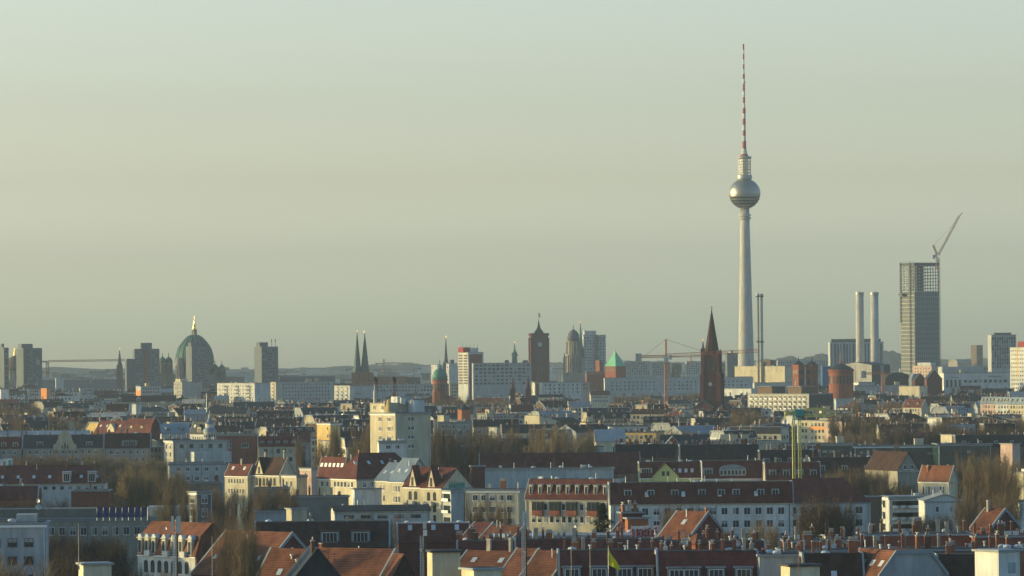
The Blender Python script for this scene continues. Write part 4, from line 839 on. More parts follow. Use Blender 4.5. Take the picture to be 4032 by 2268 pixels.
b, a, H = geo(rr_[1]); MB().box(-.12, -.07, .3, a - .3, H - 4.2, H - 2.9).build('orange_band', 'orange', rr_[1])
house('yellow house right of the pink row house', 3325, 3396, 3450, 1667, H=20, th=60, wc='yellow', vis=50, wL=(4, 1, 2, WN), ch=2)
row(64, 2720, [('peach mansard row house at the right, left one of three', 3868, 3928, 1590, dict(wc='pink', wL=(8, 3, 1, WN))), ('white mansard row house at the right, middle one of three', 3928, 3982, 1591, dict(wc='white', wL=(7, 3, 1, WN))), ('yellow mansard row house at the right edge', 3982, 4070, 1592, dict(wc='cream', wL=(10, 3, 1, WN)))], roof='mans', ax='v', rh=4.2, ins=2, rc='zinc', vis=45, dL=(5, 1.1, 2.2, .7), ch=2)
house('house with a lit red tiled roof and two dark dormers', 3560, 3628, 3660, 1604, H=20, th=62, roof='gable', ax='v', rh=4.6, rc='redtile', wc='cream', vis=25, wL=(6, 1), dL=(2, 1.4, 1.6, 1.2, 'w'), ch=2)
house('low dark red roof left of the red roof with two dormers', 3480, 3550, 3570, 1606, H=19, th=62, roof='gable', ax='v', rh=3, rc='browntile', wc='white', vis=20, wL=(6, 1), ch=3)
# cream tower in the middle
r = flat('tall cream apartment tower with rooftop masts in the middle of the city', 1453, 1557, 1693, 1629, D=1444, th=40, wc='cream', vis=165, wL=(2, 4, 1.1, dict(w=2.0, h=1.5, m0=.8, m1=3)), name='apartment_tower', cat='apartment tower')
b, a, H = geo(r)
for i in range(4):
    for u in (3.0, 4.4): put('window', wmesh(1.2 if u > 4 else .9, 1.3, 'w'), r, (u + 2.6, -.02, H - 2.5 - 2.95 * i))
    put('window', wmesh(.4, 1.0, 'w'), r, (-.02, a * .32, H - 2.2 - 2.95 * i), -pi / 2); put('window', wmesh(.4, 1.3, 'w'), r, (-.02, a * .12, H - 2.4 - 2.95 * i), -pi / 2)
addbox(r, 'upper_storey', 'cream', .0, .82, .42, 1, .35, 3.3); addbox(r, 'upper_roof', 'lroof', -.01, .83, .41, 1.01, 3.3, 3.5)
for v in (.5, .82): put('window', wmesh(1.6, 1.4, 'w'), r, (-.02, a * v, H + 1.2), -pi / 2)
addbox(r, 'stair_house', 'grey', .5, .8, .5, .85, 3.5, 5.6); addbox(r, 'stair_house', 'white', .42, .5, .5, .75, 3.5, 5.4); addbox(r, 'lift_house', 'white', .62, .9, .1, .38, .35, 4.2)
for px_, y0_, y1_ in ((1476, 1538, 1585), (1582, 1565, 1592), (1592, 1568, 1592)):
    p = at(px_, y0_, 1452); q = at(px_, y1_, 1452); part(r, 'water_tank', 'white', lambda m: m.lathe([(.55, 0), (.55, p.z - q.z)], 10), loc=r.matrix_basis.inverted() @ Vector((p.x, 1452, q.z)))
part(r, 'tarpaulin', 'yellow', lambda m: m.lathe([(1.1, 0), (.9, 1.6), (.25, 4.2)], 6), loc=(b * .05, a * .35, H + .4))
for i, (px_, lb) in enumerate(((1477, 'left'), (1484, 'second left'), (1550, 'second right'), (1556, 'right'))):
    p = at(px_, 1482 + (i % 2) * 6, 1455); q = at(px_, 1590, 1455); o = empty('radio_mast', (p.x, 1455, q.z), 0, 'thin red radio mast on the cream apartment tower, %s one' % lb, 'mast', 'radio masts on the cream tower')
    part(o, 'lattice', 'cranered', lambda m: m.truss((0, 0, 0), (0, 0, p.z - q.z), .35, 14, .07)); part(o, 'antenna', 'dmetal', lambda m: m.box(-.25, .25, -.2, .1, p.z - q.z - 1.6, p.z - q.z))
flat('low white wing in front of the cream apartment tower', 1487, 1492, 1600, 1740, D=1400, th=6, wc='white', vis=40, wF=(3, 1, 1, dict(w=1.5, h=1.3)), dep=6)
flat('yellow lit narrow block behind the poplars left of the cream tower', 1245, 1301, 1340, 1668, H=26, th=52, wc='yellow', vis=70, wL=(1, 2, 1.4, dict(w=.7, h=1.2, st='n', m0=.2, m1=5)))
flat('lower cream block under the yellow narrow block', 1257, 1301, 1320, 1737, H=20, th=58, wc='cream', vis=40)
r = flat('white modern terraced house with a lit bay at its left end', 634, 682, 895, 1738, H=20, th=20, wc='concrete', vis=60, wL=(2, 2, 1.2, dict(w=1.6, h=2.0)), wF=(5, 1, 1.2, dict(w=1.6, h=1.5, st='d')))
addbox(r, 'terrace', 'lgrey', .28, .95, -.55, 0, -8.5, -4.2); addbox(r, 'terrace_edge', 'dgrey', .22, .98, -.58, -.55, -8.9, -8.5)
flat('low white house with square windows below the terraced house', 655, 665, 885, 1826, H=19, th=5, wc='lgrey', vis=60, wF=(5, 2, 1.2, dict(w=1.4, h=1.3)))
flat('red brown blank wall block right of the terraced house', 845, 848, 1012, 1712, H=21, th=5, wc='brick', vis=50, wF=(2, 1, 3.6, dict(w=3, h=2)))
house('slate roofed row house beside the curved gable, far left red one', -60, -56, 84, 1766, H=17, D=1800, th=2, roof='mans', rh=4.4, ins=2.6, rc='redtile', wc='stone', vis=25, dF=(3, 2.2, 2.2, .2, 'w'), ch=2, wF=(5, 2))
r = house('long dark slate roof with a curved plaster gable in its middle', 88, 91, 404, 1764, H=17, D=1800, th=2, roof='mans', rh=5.0, ins=2.8, rc='slate', wc='stone', vis=20, ch=7, wF=(11, 2), dF=(2, 2.8, 2.0, .3, 'k', 'zinc', (.21, .83)))
b, a, H = geo(r); pr = [(-4.7, -1.2), (4.7, -1.2), (4.7, 1.2), (3.9, 1.5), (2.9, 3.2), (2.5, 5.0), (2.0, 5.6), (1.3, 6.0), (1.0, 6.7), (.4, 7.2), (-.4, 7.2), (-1.0, 6.7), (-1.3, 6.0), (-2.0, 5.6), (-2.5, 5.0), (-2.9, 3.2), (-3.9, 1.5), (-4.7, 1.2)]
g_ = MB().prism([(b * .525 + x, H + z_) for x, z_ in pr], -.4, .3).build('curved_gable', 'beige', r)
for d, h_ in ((-1.1, 1.4), (0, 2.2), (1.1, 1.4)): put('window', wmesh(.5, h_, 'n'), r, (b * .525 + d, -.43, H - .4))
house('brown tiled roof with a wide dormer right of the curved gable', 408, 411, 590, 1764, H=17, D=1790, th=2, roof='mans', rh=5.6, ins=3.2, rc='browntile', wc='stone', vis=20, ch=3, wF=(6, 2), dF=(1, 6.2, 2.6, .4, 'k', 'browntile', (.55,)))
house('long pale metal roof behind the far left red roof', -60, -56, 76, 1724, H=19.5, th=2, roof='gable', rh=2.8, rc='lroof', wc='grey', vis=10, ch=2)
house('long pale metal roof behind the curved gable', 86, 90, 346, 1722, H=19.5, th=2, roof='gable', rh=2.6, rc='lroof', wc='grey', vis=10, ch=4)
r = house('lit red roof with a pointed cream gable, left of two red roofs', 358, 470, 520, 1712, H=17, D=2010, th=56, roof='gable', ax='v', rh=6.2, rc='redtile', wc='cream', vis=20, sky=(4, .3), ch=2, fire=False)
b, a, H = geo(r); MB().prism([(-2.6, -.5), (2.6, -.5), (2.6, 2.6), (0, 5.2), (-2.6, 2.6)], 0, 5).build('cream_gable', 'cream', r, loc=(.6, a * .38, H), rz=-pi / 2)
house('lit red roof with two boxy dormers, right of two red roofs', 478, 592, 628, 1706, H=18, D=1960, th=58, roof='gamb', ax='v', rh=6.4, rc='redtile', wc='dbrick', vis=15, dL=(2, 1.7, 2.5, .6, 'w', 'dmetal', (.35, .75)), ch=2, fire=False)
house('white house with a lit end wall beneath the dark roofs', 588, 636, 748, 1706, H=18.5, th=24, roof='gable', rh=4.2, rc='lroof', wc='white', vis=25, wL=(3, 2), dF=(2, 2, 2, .5, 'k'))
house('ornate white house with steep dark roof left of the blue turret', 742, 818, 846, 1709, H=19, D=1830, th=52, roof='gable', ax='v', rh=5, rc='slate', wc='white', vis=28, wL=(7, 2, 1, dict(w=.9, h=1.8)), sky=(3, .3), dL=(1, 2.6, 2.6, .1, 'g', 'slate'))
T = LM('round corner turret with a blue metal dome and pointed cap', 'turret', 'corner_turret', 826, 1735, 1815); z = T.z; prot(800, 852, 1740, 1815)
part(T.r, 'drum', 'white', lambda m: m.lathe([(2.4, 0), (2.4, z(1704)), (2.8, z(1702)), (2.8, z(1699))], 16), True)
part(T.r, 'dome', 'zinc', lambda m: m.lathe([(2.8, z(1699)), (2.6, z(1692)), (2.0, z(1686)), (1.9, z(1684))], 16), True)
part(T.r, 'lantern', 'white', lambda m: m.lathe([(1.8, z(1684)), (1.8, z(1670)), (2.1, z(1668))], 12))
part(T.r, 'cap', 'zinc', lambda m: m.lathe([(2.1, z(1668)), (1.3, z(1659)), (.5, z(1645)), (.05, z(1615))], 12))
for i in range(7): put('window', wmesh(.8, 1.6, 'w'), T.r, (2.42 * cos(pi + .1 + i * .5), 2.42 * sin(pi + .1 + i * .5), z(1724)), pi + .1 + i * .5 + pi / 2)
flat('pale metal silo like tower with a lit left side', 517, 536, 554, 1592, H=25, th=40, wc='lgrey', vis=45)
house('two peach gables on a long brown roof below the orange wall block', 455, 459, 692, 1582, H=20, th=4, roof='gable', rh=4.2, rc='browntile', wc='beige', vis=15, dF=(2, 3.2, 2.2, .2, 'g', 'pink', (.05, .37)), ch=4, side='pink')
house('pale metal shed roof left of the thin grey mast', 722, 728, 812, 1632, H=21, th=6, roof='gable', rh=2.6, rc='lroof', wc='grey', vis=10, ch=2)
pole('slender grey rooftop mast left of the white apartment slab', 814, 1548, 1625, 2450, .9, 'zinc', 'rooftop_mast', 'mast')
house('square brick tower house with a dark pyramid roof behind bare trees', 1802, 1818, 1852, 1612, H=24, th=35, roof='pyr', rh=3, rc='slate', wc='obrick', vis=35)
house('lit cream gabled wall behind poplars, left of the blue grey slate roofs', 2066, 2124, 2192, 1636, H=22, th=48, roof='shed', ax='v', rh=-2.5, rc='slate', wc='cream', vis=35, fire=False)
flat('small sunlit cream cube below the brick tower house', 1722, 1748, 1760, 1637, H=22, th=58, wc='cream', vis=20)
flat('tall white bay with long windows among dark trees', 1924, 1957, 1968, 1684, H=20, th=62, wc='white', vis=50, wL=(3, 1, 1.5, dict(w=.8, h=4)))
flat('dark stone school block behind bare trees', 1720, 1724, 1862, 1664, H=20, th=4, wc='stone', vis=60, wF=(9, 3, 1, dict(w=1.1, h=2)), clut=4)
house('big pale blue metal roof shed below the orange crane', 2342, 2346, 2462, 1738, H=17, th=3, roof='gable', rh=4.8, rc='lroof', wc='cream', vis=12, fire=False)
r = house('dark roofed house with a red gable trimmed in white', 2604, 2607, 2796, 1764, H=16.5, th=2, roof='gable', rh=5, rc='slate', wc='brown', vis=10, fire=False, ch=1)
b, a, H = geo(r); gablefront(r, 0, 8.3, 0, 4.4, 'redwall', 'lroof', win=False)
flat('long pale roof edge right of the red trimmed gable', 2792, 2796, 3078, 1741, H=17, D=1760, th=-2, wc='beige', dep=20, vis=15, par='lmetal', clut=6)
flat('long dark glass office with a pale roof line, left third', 3078, 3080, 3356, 1751, H=17, th=-1, wc='gglass', dep=20, vis=40, wF=(12, 1, 2.2, dict(w=1.8, h=2.6, st='d')), clut=6)
flat('long dark glass office with a pale roof line, middle third', 3358, 3361, 3688, 1759, H=16, th=-1, wc='gglass', dep=20, vis=40, wF=(14, 1, 2.2, dict(w=1.8, h=2.6, st='d')), clut=10)
flat('long dark glass office with a pale roof line, right third', 3690, 3693, 3905, 1751, H=17, th=1, wc='gglass', dep=20, vis=40, wF=(9, 1, 2.2, dict(w=1.8, h=2.6, st='d')), clut=6)
house('dark brown roofs crowded with chimneys right of the red gable', 2676, 2680, 2990, 1806, H=17, th=1, roof='mans', rh=4.6, ins=3, rc='darktile', wc='brown', vis=10, ch=22, clut=4)
house('dark brown roofs crowded with chimneys left of the red gable', 2420, 2424, 2672, 1800, H=17, th=2, roof='mans', rh=4.2, ins=3, rc='darktile', wc='brown', vis=10, ch=14, clut=4)
house('dark roofs with chimneys below the glass office', 2992, 2996, 3230, 1828, H=17, th=1, roof='mans', rh=4.4, ins=3, rc='darktile', wc='brown', vis=10, ch=14, clut=2, dF=(5, 2, 1.8, .3, 'k'))
house('long low red roofs behind the glass office', 3486, 3490, 3706, 1725, H=17.5, th=1, roof='gable', rh=2.2, rc='redtile', wc='brown', vis=6, ch=4)
flat('sunlit cream stair tower at the end of the low red roofs', 3708, 3748, 3762, 1713, H=20, th=58, wc='cream', vis=26)
house('dark mansard roof with white skylight domes at the right', 3762, 3766, 4080, 1758, H=16, th=1, roof='mans', rh=4.3, ins=2.6, rc='darktile', wc='brown', vis=20, ch=5, clut=9, dF=(5, 1.6, 1.8, .5, 'k'))
flat('narrow peach lit wall between dark roofs at the right', 3944, 3986, 3994, 1749, D=1500, th=60, wc='pink', vis=45)
# -- left side, nearer
house('wide brown hipped roof over a white wall behind the left trees', -90, -86, 410, 1905, H=17, th=1, roof='hip', rh=5.2, hip=5, dep=13, rc='redtile', wc='white', vis=25, wF=(14, 1, 1, dict(w=1.0, h=.9, st='n')), sky=(8, .16), ch=7, dF=(2, 2.4, 3, .1, 'w', 'lroof', (.7, .9)))
house('dark red roof at the left edge above the two dishes', -60, -56, 146, 1966, H=16, th=1, roof='mans', rh=3.2, ins=3, rc='redtile', wc='brick', vis=10, ch=2)
flat('low red brick wall block right of the two dishes', 276, 280, 425, 1936, H=17, th=1, wc='brick', vis=20, ch=3)
r = flat('long low beige building with solar panels on its roof', -60, -54, 752, 2046, H=15, th=1, wc='stone', rc='bitumen', vis=70, wF=(18, 1, 2.0, dict(w=1.5, h=2.0)), dep=16, clut=5)
addbox(r, 'roof_storey', 'dstone', .0, .52, .35, .95, .3, 2.3); addbox(r, 'white_roof_wall', 'bluewall', .78, .998, .3, .9, .3, 2.6); addbox(r, 'roof_house', 'beige', .81, .88, .05, .3, .3, 2.2)
P = at(479, 2040, 1066); o = empty('solar_panel', (P.x, 1066, P.z), 0, 'row of tilted dark blue solar panels on the long beige roof', 'solar panels')
part(o, 'panel', 'solar', lambda m: [m.loft([[(-6 + i * 1.52, 0, .2), (-4.6 + i * 1.52, 0, .2), (-4.6 + i * 1.52, .9, 2.6), (-6 + i * 1.52, .9, 2.6)], [(-6 + i * 1.52, .05, .15), (-4.6 + i * 1.52, .05, .15), (-4.6 + i * 1.52, .95, 2.55), (-6 + i * 1.52, .95, 2.55)]]) for i in range(8)])
part(o, 'frame', 'lmetal', lambda m: [m.bar((-6 + i * 1.52, .5, -.6), (-6 + i * 1.52, .95, 2.5), .08) for i in range(9)])
r = flat('pale apartment block with small windows in the lower left corner', -90, -84, 178, 2066, D=760, th=3, wc='grey', vis=220, wF=(5, 4, 2.4, dict(w=1.6, h=1.4, st='d')), dep=10)
addbox(r, 'roof_house', 'lgrey', .55, .85, .2, .7, .3, 1.6)
r = house('sunlit house with arched white dormers and orange roof', 520, 768, 890, 2188, D=850, th=58, dep=14.5, roof='gamb', ax='v', rh=6.0, rc='orangetile', wc='white', vis=90, fire=False, dL=(7, 1.25, 3.2, -.2, 'w', 'white', (.09, .25, .38, .54, .72, .84, .96)), wL=(7, 1, 1.2, WA), clut=2)
b, a, H = geo(r)
for f in (.09, .25, .38, .54, .72, .84, .96): part(r, 'dormer_arch', 'white', lambda m: m.loft([[(y, .62 * cos(pi * i / 8), .8 * sin(pi * i / 8)) for i in range(9)] for y in (-.35, 2.2)]), loc=(.3, a * f, H + 3.05))
MB().prism([(0, H - 9), (b, H - 9), (b, H), (b * .84, H + 3.6), (b / 2, H + 6), (b * .16, H + 3.6), (0, H)], -.5, -.05).build('tile_hung_end', 'orangetile', r)
for f in (.17, .46, .78): part(r, 'balcony', 'white', lambda m: m.box(-.9, 0, -.8, .8, 0, 1.0), loc=(0, a * f, H - .3))
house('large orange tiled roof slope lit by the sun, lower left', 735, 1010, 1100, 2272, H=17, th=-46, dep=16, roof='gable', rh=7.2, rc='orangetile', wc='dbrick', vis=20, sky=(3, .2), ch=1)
flat('white framed stair tower among bare trees', 760, 776, 796, 1940, H=23, D=1050, th=35, wc='dgrey', vis=60, wL=(1, 3, .6, dict(w=2.2, h=2, m0=.3)), wF=(1, 3, .6, dict(w=1.6, h=2, m0=.3)))
house('cream row of houses with a lit red roof', 878, 975, 1010, 1873, H=17, th=60, roof='gable', ax='v', rh=3.4, rc='redtile', wc='cream', vis=28, wL=(9, 2, 1, dict(w=.8, h=1.6)), ch=1, sky=(2, .3))
_ = house('cream house with a steep pointed gable and dark roof', 984, 1100, 1160, 1870, H=17, D=1370, th=56, roof='gable', ax='v', rh=5.2, rc='browntile', wc='cream', vis=50, wL=(10, 2, 1, WA), ch=2)
lgable(_, .72, 3.4, 5.0, 'cream', st='n', trim='browntile')
flat('low cream terrace wall right of the pointed gable', 1104, 1168, 1178, 1874, H=17.5, th=64, wc='cream', vis=30, wL=(4, 1, 1.6, dict(w=1, h=1.8)))
flat('narrow pink house with three tall windows', 1178, 1226, 1258, 1846, D=1390, th=46, wc='pink', vis=50, wL=(3, 1, 1.2, dict(w=.8, h=3)))
house('lit red roof with a row of skylights left of the great dark roof', 1244, 1345, 1380, 1884, H=16.5, D=1350, th=52, roof='gable', ax='v', rh=6.4, rc='redtile', wc='cream', vis=30, sky=(6, .3), wL=(6, 1), ch=2)
house('great hipped dark red roof with a sunlit left slope', 1302, 1404, 1662, 1886, H=16.5, D=1335, th=35, dep=14.5, roof='hip', rh=7.6, hip=5.5, rc='redtile', wc='cream', vis=25, sky=(5, .3), wL=(6, 1), wF=(8, 1), ch=2)
row(58, 1300, [('cream house with a lit slate roof, left one', 1478, 1532, 1892, dict(rh=5.0)), ('cream house with a taller lit slate roof, right one', 1532, 1590, 1896, dict(rh=6.6))], roof='gable', ax='v', rc='zinc', wc='cream', vis=70, wL=(5, 3, 1.2, dict(w=.8, h=1.9)), sky=(2, .22))
rr_ = row(46, 1215, [('sunlit house with a tall pointed gable and red roof, left twin', 1590, 1662, 1917, {}), ('sunlit house with a tall pointed gable and red roof, right twin', 1662, 1738, 1921, dict(bm=12))], roof='gable', ax='v', rh=5.2, rc='redtile', wc='cream', vis=110, wL=(6, 3, 1.2, WA), fire=False)
for r in rr_:
    b, a, H = geo(r); lgable(r, .5, 2.7, 5.6, 'cream', st='n')
    for k in range(2): part(r, 'balcony', 'concrete', lambda m: m.box(-1.3, 0, a * .35, a * .68, H - 5 - 6 * k, H - 3.9 - 6 * k))
part(rr_[1], 'graffiti', 'graffiti', lambda m: [m.bar((2.8 + i * .5, -.08, H - .9 + sin(i * 2.1) * .3), (3.1 + i * .48, -.08, H + 1.3 + cos(i * 3.3) * .4), .34) for i in range(13)] + [m.bar((2.8 + i * .5, -.12, H + .2 + sin(i * 1.7) * .5), (3.4 + i * .5, -.12, H + .5 + cos(i * 2.3) * .5), .3) for i in range(12)])
flat('long windowless blue grey wall behind the twin gables', 1876, 1880, 2416, 1851, D=1330, th=1, wc='bluewall', dep=14, vis=75, clut=12)
flat('narrow dark brick stack at the left end of the long blue grey wall', 1852, 1856, 1881, 1838, D=1300, th=4, wc='dbrick', vis=80, dep=6)
flat('white balcony end of the beige house right of the twin gables', 1742, 1776, 1830, 1936, H=18, D=1165, th=26, wc='lgrey', vis=100, wL=(1, 3, .6, dict(w=4, h=2, st='l', m0=.3)))
flat('cream house with white windows behind thin bare trees', 1832, 2044, 2060, 1932, H=18, th=-14, wc='cream', vis=110, wF=(7, 3, 1.1, dict(w=1.5, h=1.6)), dep=12, clut=2, ch=2)
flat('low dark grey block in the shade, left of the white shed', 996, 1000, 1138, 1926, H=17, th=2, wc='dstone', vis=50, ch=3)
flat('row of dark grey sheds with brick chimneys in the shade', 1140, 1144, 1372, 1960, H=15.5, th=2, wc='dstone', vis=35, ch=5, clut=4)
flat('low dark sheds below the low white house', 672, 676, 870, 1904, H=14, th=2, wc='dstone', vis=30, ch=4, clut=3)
flat('white shed below the great dark red roof', 1386, 1396, 1502, 1928, H=17, th=14, wc='white', vis=40)
house('long low white hall with a shallow roof', 1302, 1318, 1692, 2014, H=14, th=7, dep=12, roof='gable', rh=1.2, rc='bitumen', wc='white', vis=40, wF=(7, 1, 1, dict(w=2.6, h=.8, st='d')), ch=2, fire=False)
flat('cream rooftop hut left of the long white hall', 1128, 1148, 1204, 2006, H=17, th=22, wc='beige', vis=30)
flat('blue grey flat roofs left of the cream rooftop hut', 1000, 1004, 1128, 2016, H=15, th=2, wc='grey', vis=30, clut=2, dep=18)
r = house('long dark brown roof with two white dormers', 1000, 1004, 1530, 2156, H=16, th=1, roof='mans', rh=4.8, ins=3.4, rc='browntile', wc='brown', vis=15, ch=2, dF=(2, 3.8, 2.4, .7, 'k', 'browntile', (.56, .79)), top='bitumen')
house('dark wine red roof right of the long brown roof', 1566, 1569, 1846, 2134, H=16.5, D=925, th=-2, roof='mans', rh=3.6, ins=2.4, rc='redtile', wc='dbrick', vis=12, sky=(3, .15), clut=6, top='lroof')
house('lit red roof with one skylight right of the wine red roof', 1800, 1868, 1900, 2140, H=16.5, D=905, th=-38, dep=12, roof='gable', rh=4.0, rc='redtile', wc='dbrick', vis=8, sky=(1, .2))
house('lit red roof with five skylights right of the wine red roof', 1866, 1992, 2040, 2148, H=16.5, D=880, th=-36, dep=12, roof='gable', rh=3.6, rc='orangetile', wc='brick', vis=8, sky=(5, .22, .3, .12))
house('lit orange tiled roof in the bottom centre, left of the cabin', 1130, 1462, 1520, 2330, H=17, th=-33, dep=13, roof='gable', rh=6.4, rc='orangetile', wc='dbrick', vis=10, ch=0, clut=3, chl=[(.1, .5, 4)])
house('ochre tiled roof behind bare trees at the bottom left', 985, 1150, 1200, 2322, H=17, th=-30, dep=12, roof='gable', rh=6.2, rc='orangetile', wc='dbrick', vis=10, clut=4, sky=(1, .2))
house('black gable with a tall chimney at the bottom centre', 1128, 1150, 1352, 2290, H=16, D=690, th=8, ax='v', roof='gable', rh=5.0, rc='slate', wc='slate', vis=10, chl=[(.42, .12, 3)], fire=False)  # walls and roof share one very dark blue-black tone
house('dark brown roof between the orange roof and the cabin', 1492, 1530, 1650, 2300, H=17, D=700, th=20, ax='v', roof='gable', rh=4.6, rc='orangetile', wc='browntile', vis=10, fire=False)
r = flat('beige lift cabin with a dark flat cap beside the aerial mast', 1684, 1702, 1812, 2176, D=655, th=12, wc='cream', rc='bitumen', par='dmetal', vis=90, dep=4)
r = flat('low white rooftop cabin at the bottom edge', 1826, 1866, 1976, 2246, D=650, th=28, wc='cream', rc='bitumen', vis=40, dep=4)
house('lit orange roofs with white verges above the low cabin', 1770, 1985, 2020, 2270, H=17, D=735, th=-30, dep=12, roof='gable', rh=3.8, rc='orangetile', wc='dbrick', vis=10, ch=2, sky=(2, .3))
# -- centre and right, nearer
r = house('sunlit cream house with a red mansard roof and slim white dormers', 2068, 2396, 2420, 1966, H=18, th=-26, dep=12, roof='mans', rh=4.7, ins=2.8, rc='redtile', wc='cream', vis=70, dF=(9, 1.0, 2.5, .9, 'w', 'lroof'), wF=(13, 2, 1.2, dict(w=1.1, h=1.7)), clut=8)
b, a, H = geo(r)
for f in (.16, .37, .57, .82): part(r, 'bay', ['brick', 'glass', 'dframe'], lambda m: (m.box(-1.4, 1.4, -.9, 0, -4.2, -2.9, 0), m.box(-1.4, 1.4, -.85, 0, -2.9, -.9, 1), m.box(-1.5, 1.5, -.95, 0, -.9, -.7, 2), m.box(-.1, .1, -.95, 0, -2.9, -.9, 2)), loc=(b * f, 0, H))
LW = [(2469 - 2400) / 720, (2560 - 2400) / 720, .355, (2762 - 2400) / 720, (2838 - 2400) / 720, .69, (2994 - 2400) / 720, (3052 - 2400) / 720]
house('long white apartment house with a dark red mansard roof', 2402, 2404, 3122, 1982, H=18, th=1, dep=12, roof='mans', rh=4.7, ins=1.8, rc='redtile', wc='white', vis=100, dF=(8, 2.0, 2.0, 1.3, 'k', 'redtile', LW), sky=(4, .06, .2, .2), wF=(15, 3, 1.2, dict(w=1.6, h=1.8)), clut=12)
house('hipped dark red roof at the right end of the long white house', 3030, 3032, 3428, 1977, H=18, D=1090, th=1, dep=13, roof='hip', hip=6.2, rh=5.6, rc='redtile', wc='white', vis=100, wF=(8, 3, 1.2, dict(w=1.8, h=1.8)))
r = house('yellow green gabled house with a red roof', 2518, 2521, 2762, 1880, H=17, th=1, roof='mans', rh=4.4, ins=2.4, rc='redtile', wc='ygreen', vis=25, sky=(4, .08, .55, .1), wF=(7, 1, 1.2, dict(w=1.4, h=1.8)), dF=(1, 3.6, 2, .8, 'w', 'redtile', (.1,)), clut=8)
gablefront(r, 3.6, 11.6, .2, 4.2, 'ygreen', 'redtile')
r = house('red roofed house with a wide curved dormer', 2766, 2769, 3012, 1882, H=17, th=1, roof='mans', rh=4.8, ins=2.4, rc='redtile', wc='white', vis=25, wF=(7, 1, 1.2, dict(w=1.4, h=1.8)), dF=(1, 3, 2.2, .6, 'k', 'zinc', (.08,)), clut=3)
b, a, H = geo(r); part(r, 'curved_dormer', 'zinc', lambda m: m.prism([(-4, 0), (4, 0), (4, 1.9)] + [(4 * cos(pi * i / 10), 1.9 + 1.4 * sin(pi * i / 10)) for i in range(1, 10)] + [(-4, 1.9)], 0, 3), loc=(b * .48, .3, H + .6))
for i in range(7): put('window', wmesh(.95, 1.5, 'w'), r, (b * .48 - 3.3 + i * 1.1, .27, H + .8))
house('red roofed house with dark dormers behind the green yellow crane', 3014, 3017, 3230, 1886, H=17, th=1, roof='mans', rh=4.6, ins=2.4, rc='redtile', wc='beige', vis=20, dF=(4, 2.2, 2, .6, 'k', 'zinc'), ch=3)
house('very long dark wine red roof above the blue grey wall', 1886, 1890, 2520, 1866, H=16, D=1440, th=1, roof='mans', rh=6.4, ins=4.2, rc='redtile', wc='brown', vis=5)
house('brown roof with an old gabled end wall and bare trees in front', 3462, 3534, 3622, 1852, H=18, th=22, dep=22, ax='v', roof='gable', rh=5.4, rc='browntile', wc='stone', vis=60, wF=(2, 1, -1.6, dict(w=1.2, h=1.4)), fire=False, ch=1)
house('long brown roof with chimneys behind the bare trees', 3190, 3194, 3460, 1862, H=16.5, D=1400, th=1, roof='mans', rh=4.6, ins=3, rc='browntile', wc='brown', vis=10, ch=12, dF=(3, 2, 2, .4, 'k'))
house('yellow house with a lit orange roof and tall windows', 3626, 3736, 3776, 1896, H=17, th=54, roof='gable', ax='v', rh=4.4, rc='orangetile', wc='cream', vis=45, wL=(8, 1, 1.4, dict(w=.7, h=2.6)), ch=2)
flat('white modern house with grey and white balcony panels', 3474, 3500, 3640, 1960, H=15, th=9, wc='white', par='lroof', rc='lroof', vis=110, wF=(6, 3, .9, dict(w=2.2, h=1.9, st='l')), wL=(1, 3, .9, dict(w=3, h=1.8, st='l', m0=.4)))
house('white plain house with a shallow gable right of the modern house', 3636, 3640, 3796, 1972, H=15, th=2, ax='v', roof='gable', rh=1.6, rc='lroof', wc='white', vis=100, wF=(2, 1, 1.5, dict(w=.9, h=1.5)), fire=False)
flat('narrow brown chimney block between the white houses', 3408, 3412, 3441, 1958, D=1150, th=3, wc='brown', vis=110, dep=6)
flat('tall cream end wall at the right edge behind the poplars', 3986, 4030, 4110, 1862, H=21, th=48, wc='cream', vis=95)
flat('white modern house cut by the right edge of the view', 4010, 4014, 4120, 1978, H=14, th=2, wc='white', vis=100, wF=(3, 3, 1, dict(w=2, h=1.6)))
# brick walls, banner, lit gable
flat('tall brick party wall with chimneys, left one beside the banner', 2444, 2450, 2502, 2022, D=850, th=12, wc='dbrick', vis=70, dep=3, ch=4, name='brick_party_wall', cat='wall')
flat('tall narrow brick stack beside the banner', 2468, 2472, 2492, 2044, D=830, th=14, wc='obrick', vis=60, dep=2, name='brick_party_wall', cat='wall')
house('lit red roof piece left of the brick stack', 2398, 2440, 2470, 2112, D=840, th=-34, dep=8, roof='gable', rh=2.4, rc='redtile', wc='brick', vis=10)
flat('long low grey sheet roof below the banner', 2086, 2090, 2596, 2116, D=815, th=0.5, wc='grey', rc='lroof', dep=12, vis=15)
house('lit red gabled roof with a white verge right of the banner', 2590, 2704, 2872, 2128, D=800, th=-44, dep=11.5, roof='gable', rh=4.9, rc='orangetile', wc='dbrick', vis=15, sky=(1, .3), chl=[(.95, .5, 4), (.9, .6, 5)])
house('small red pyramid roof below the lit red gable', 2712, 2738, 2772, 2142, D=765, th=35, roof='pyr', rh=1.8, rc='orangetile', wc='brick', vis=5)
p = at(2486, 2073, 812); q = at(2602, 2073, 812); w_ = q.x - p.x; hb = 2.4
o = empty('banner', (p.x, 812, p.z - hb), 0, 'white cloth banner with hand painted red letters reading NO BORDERS', 'banner')
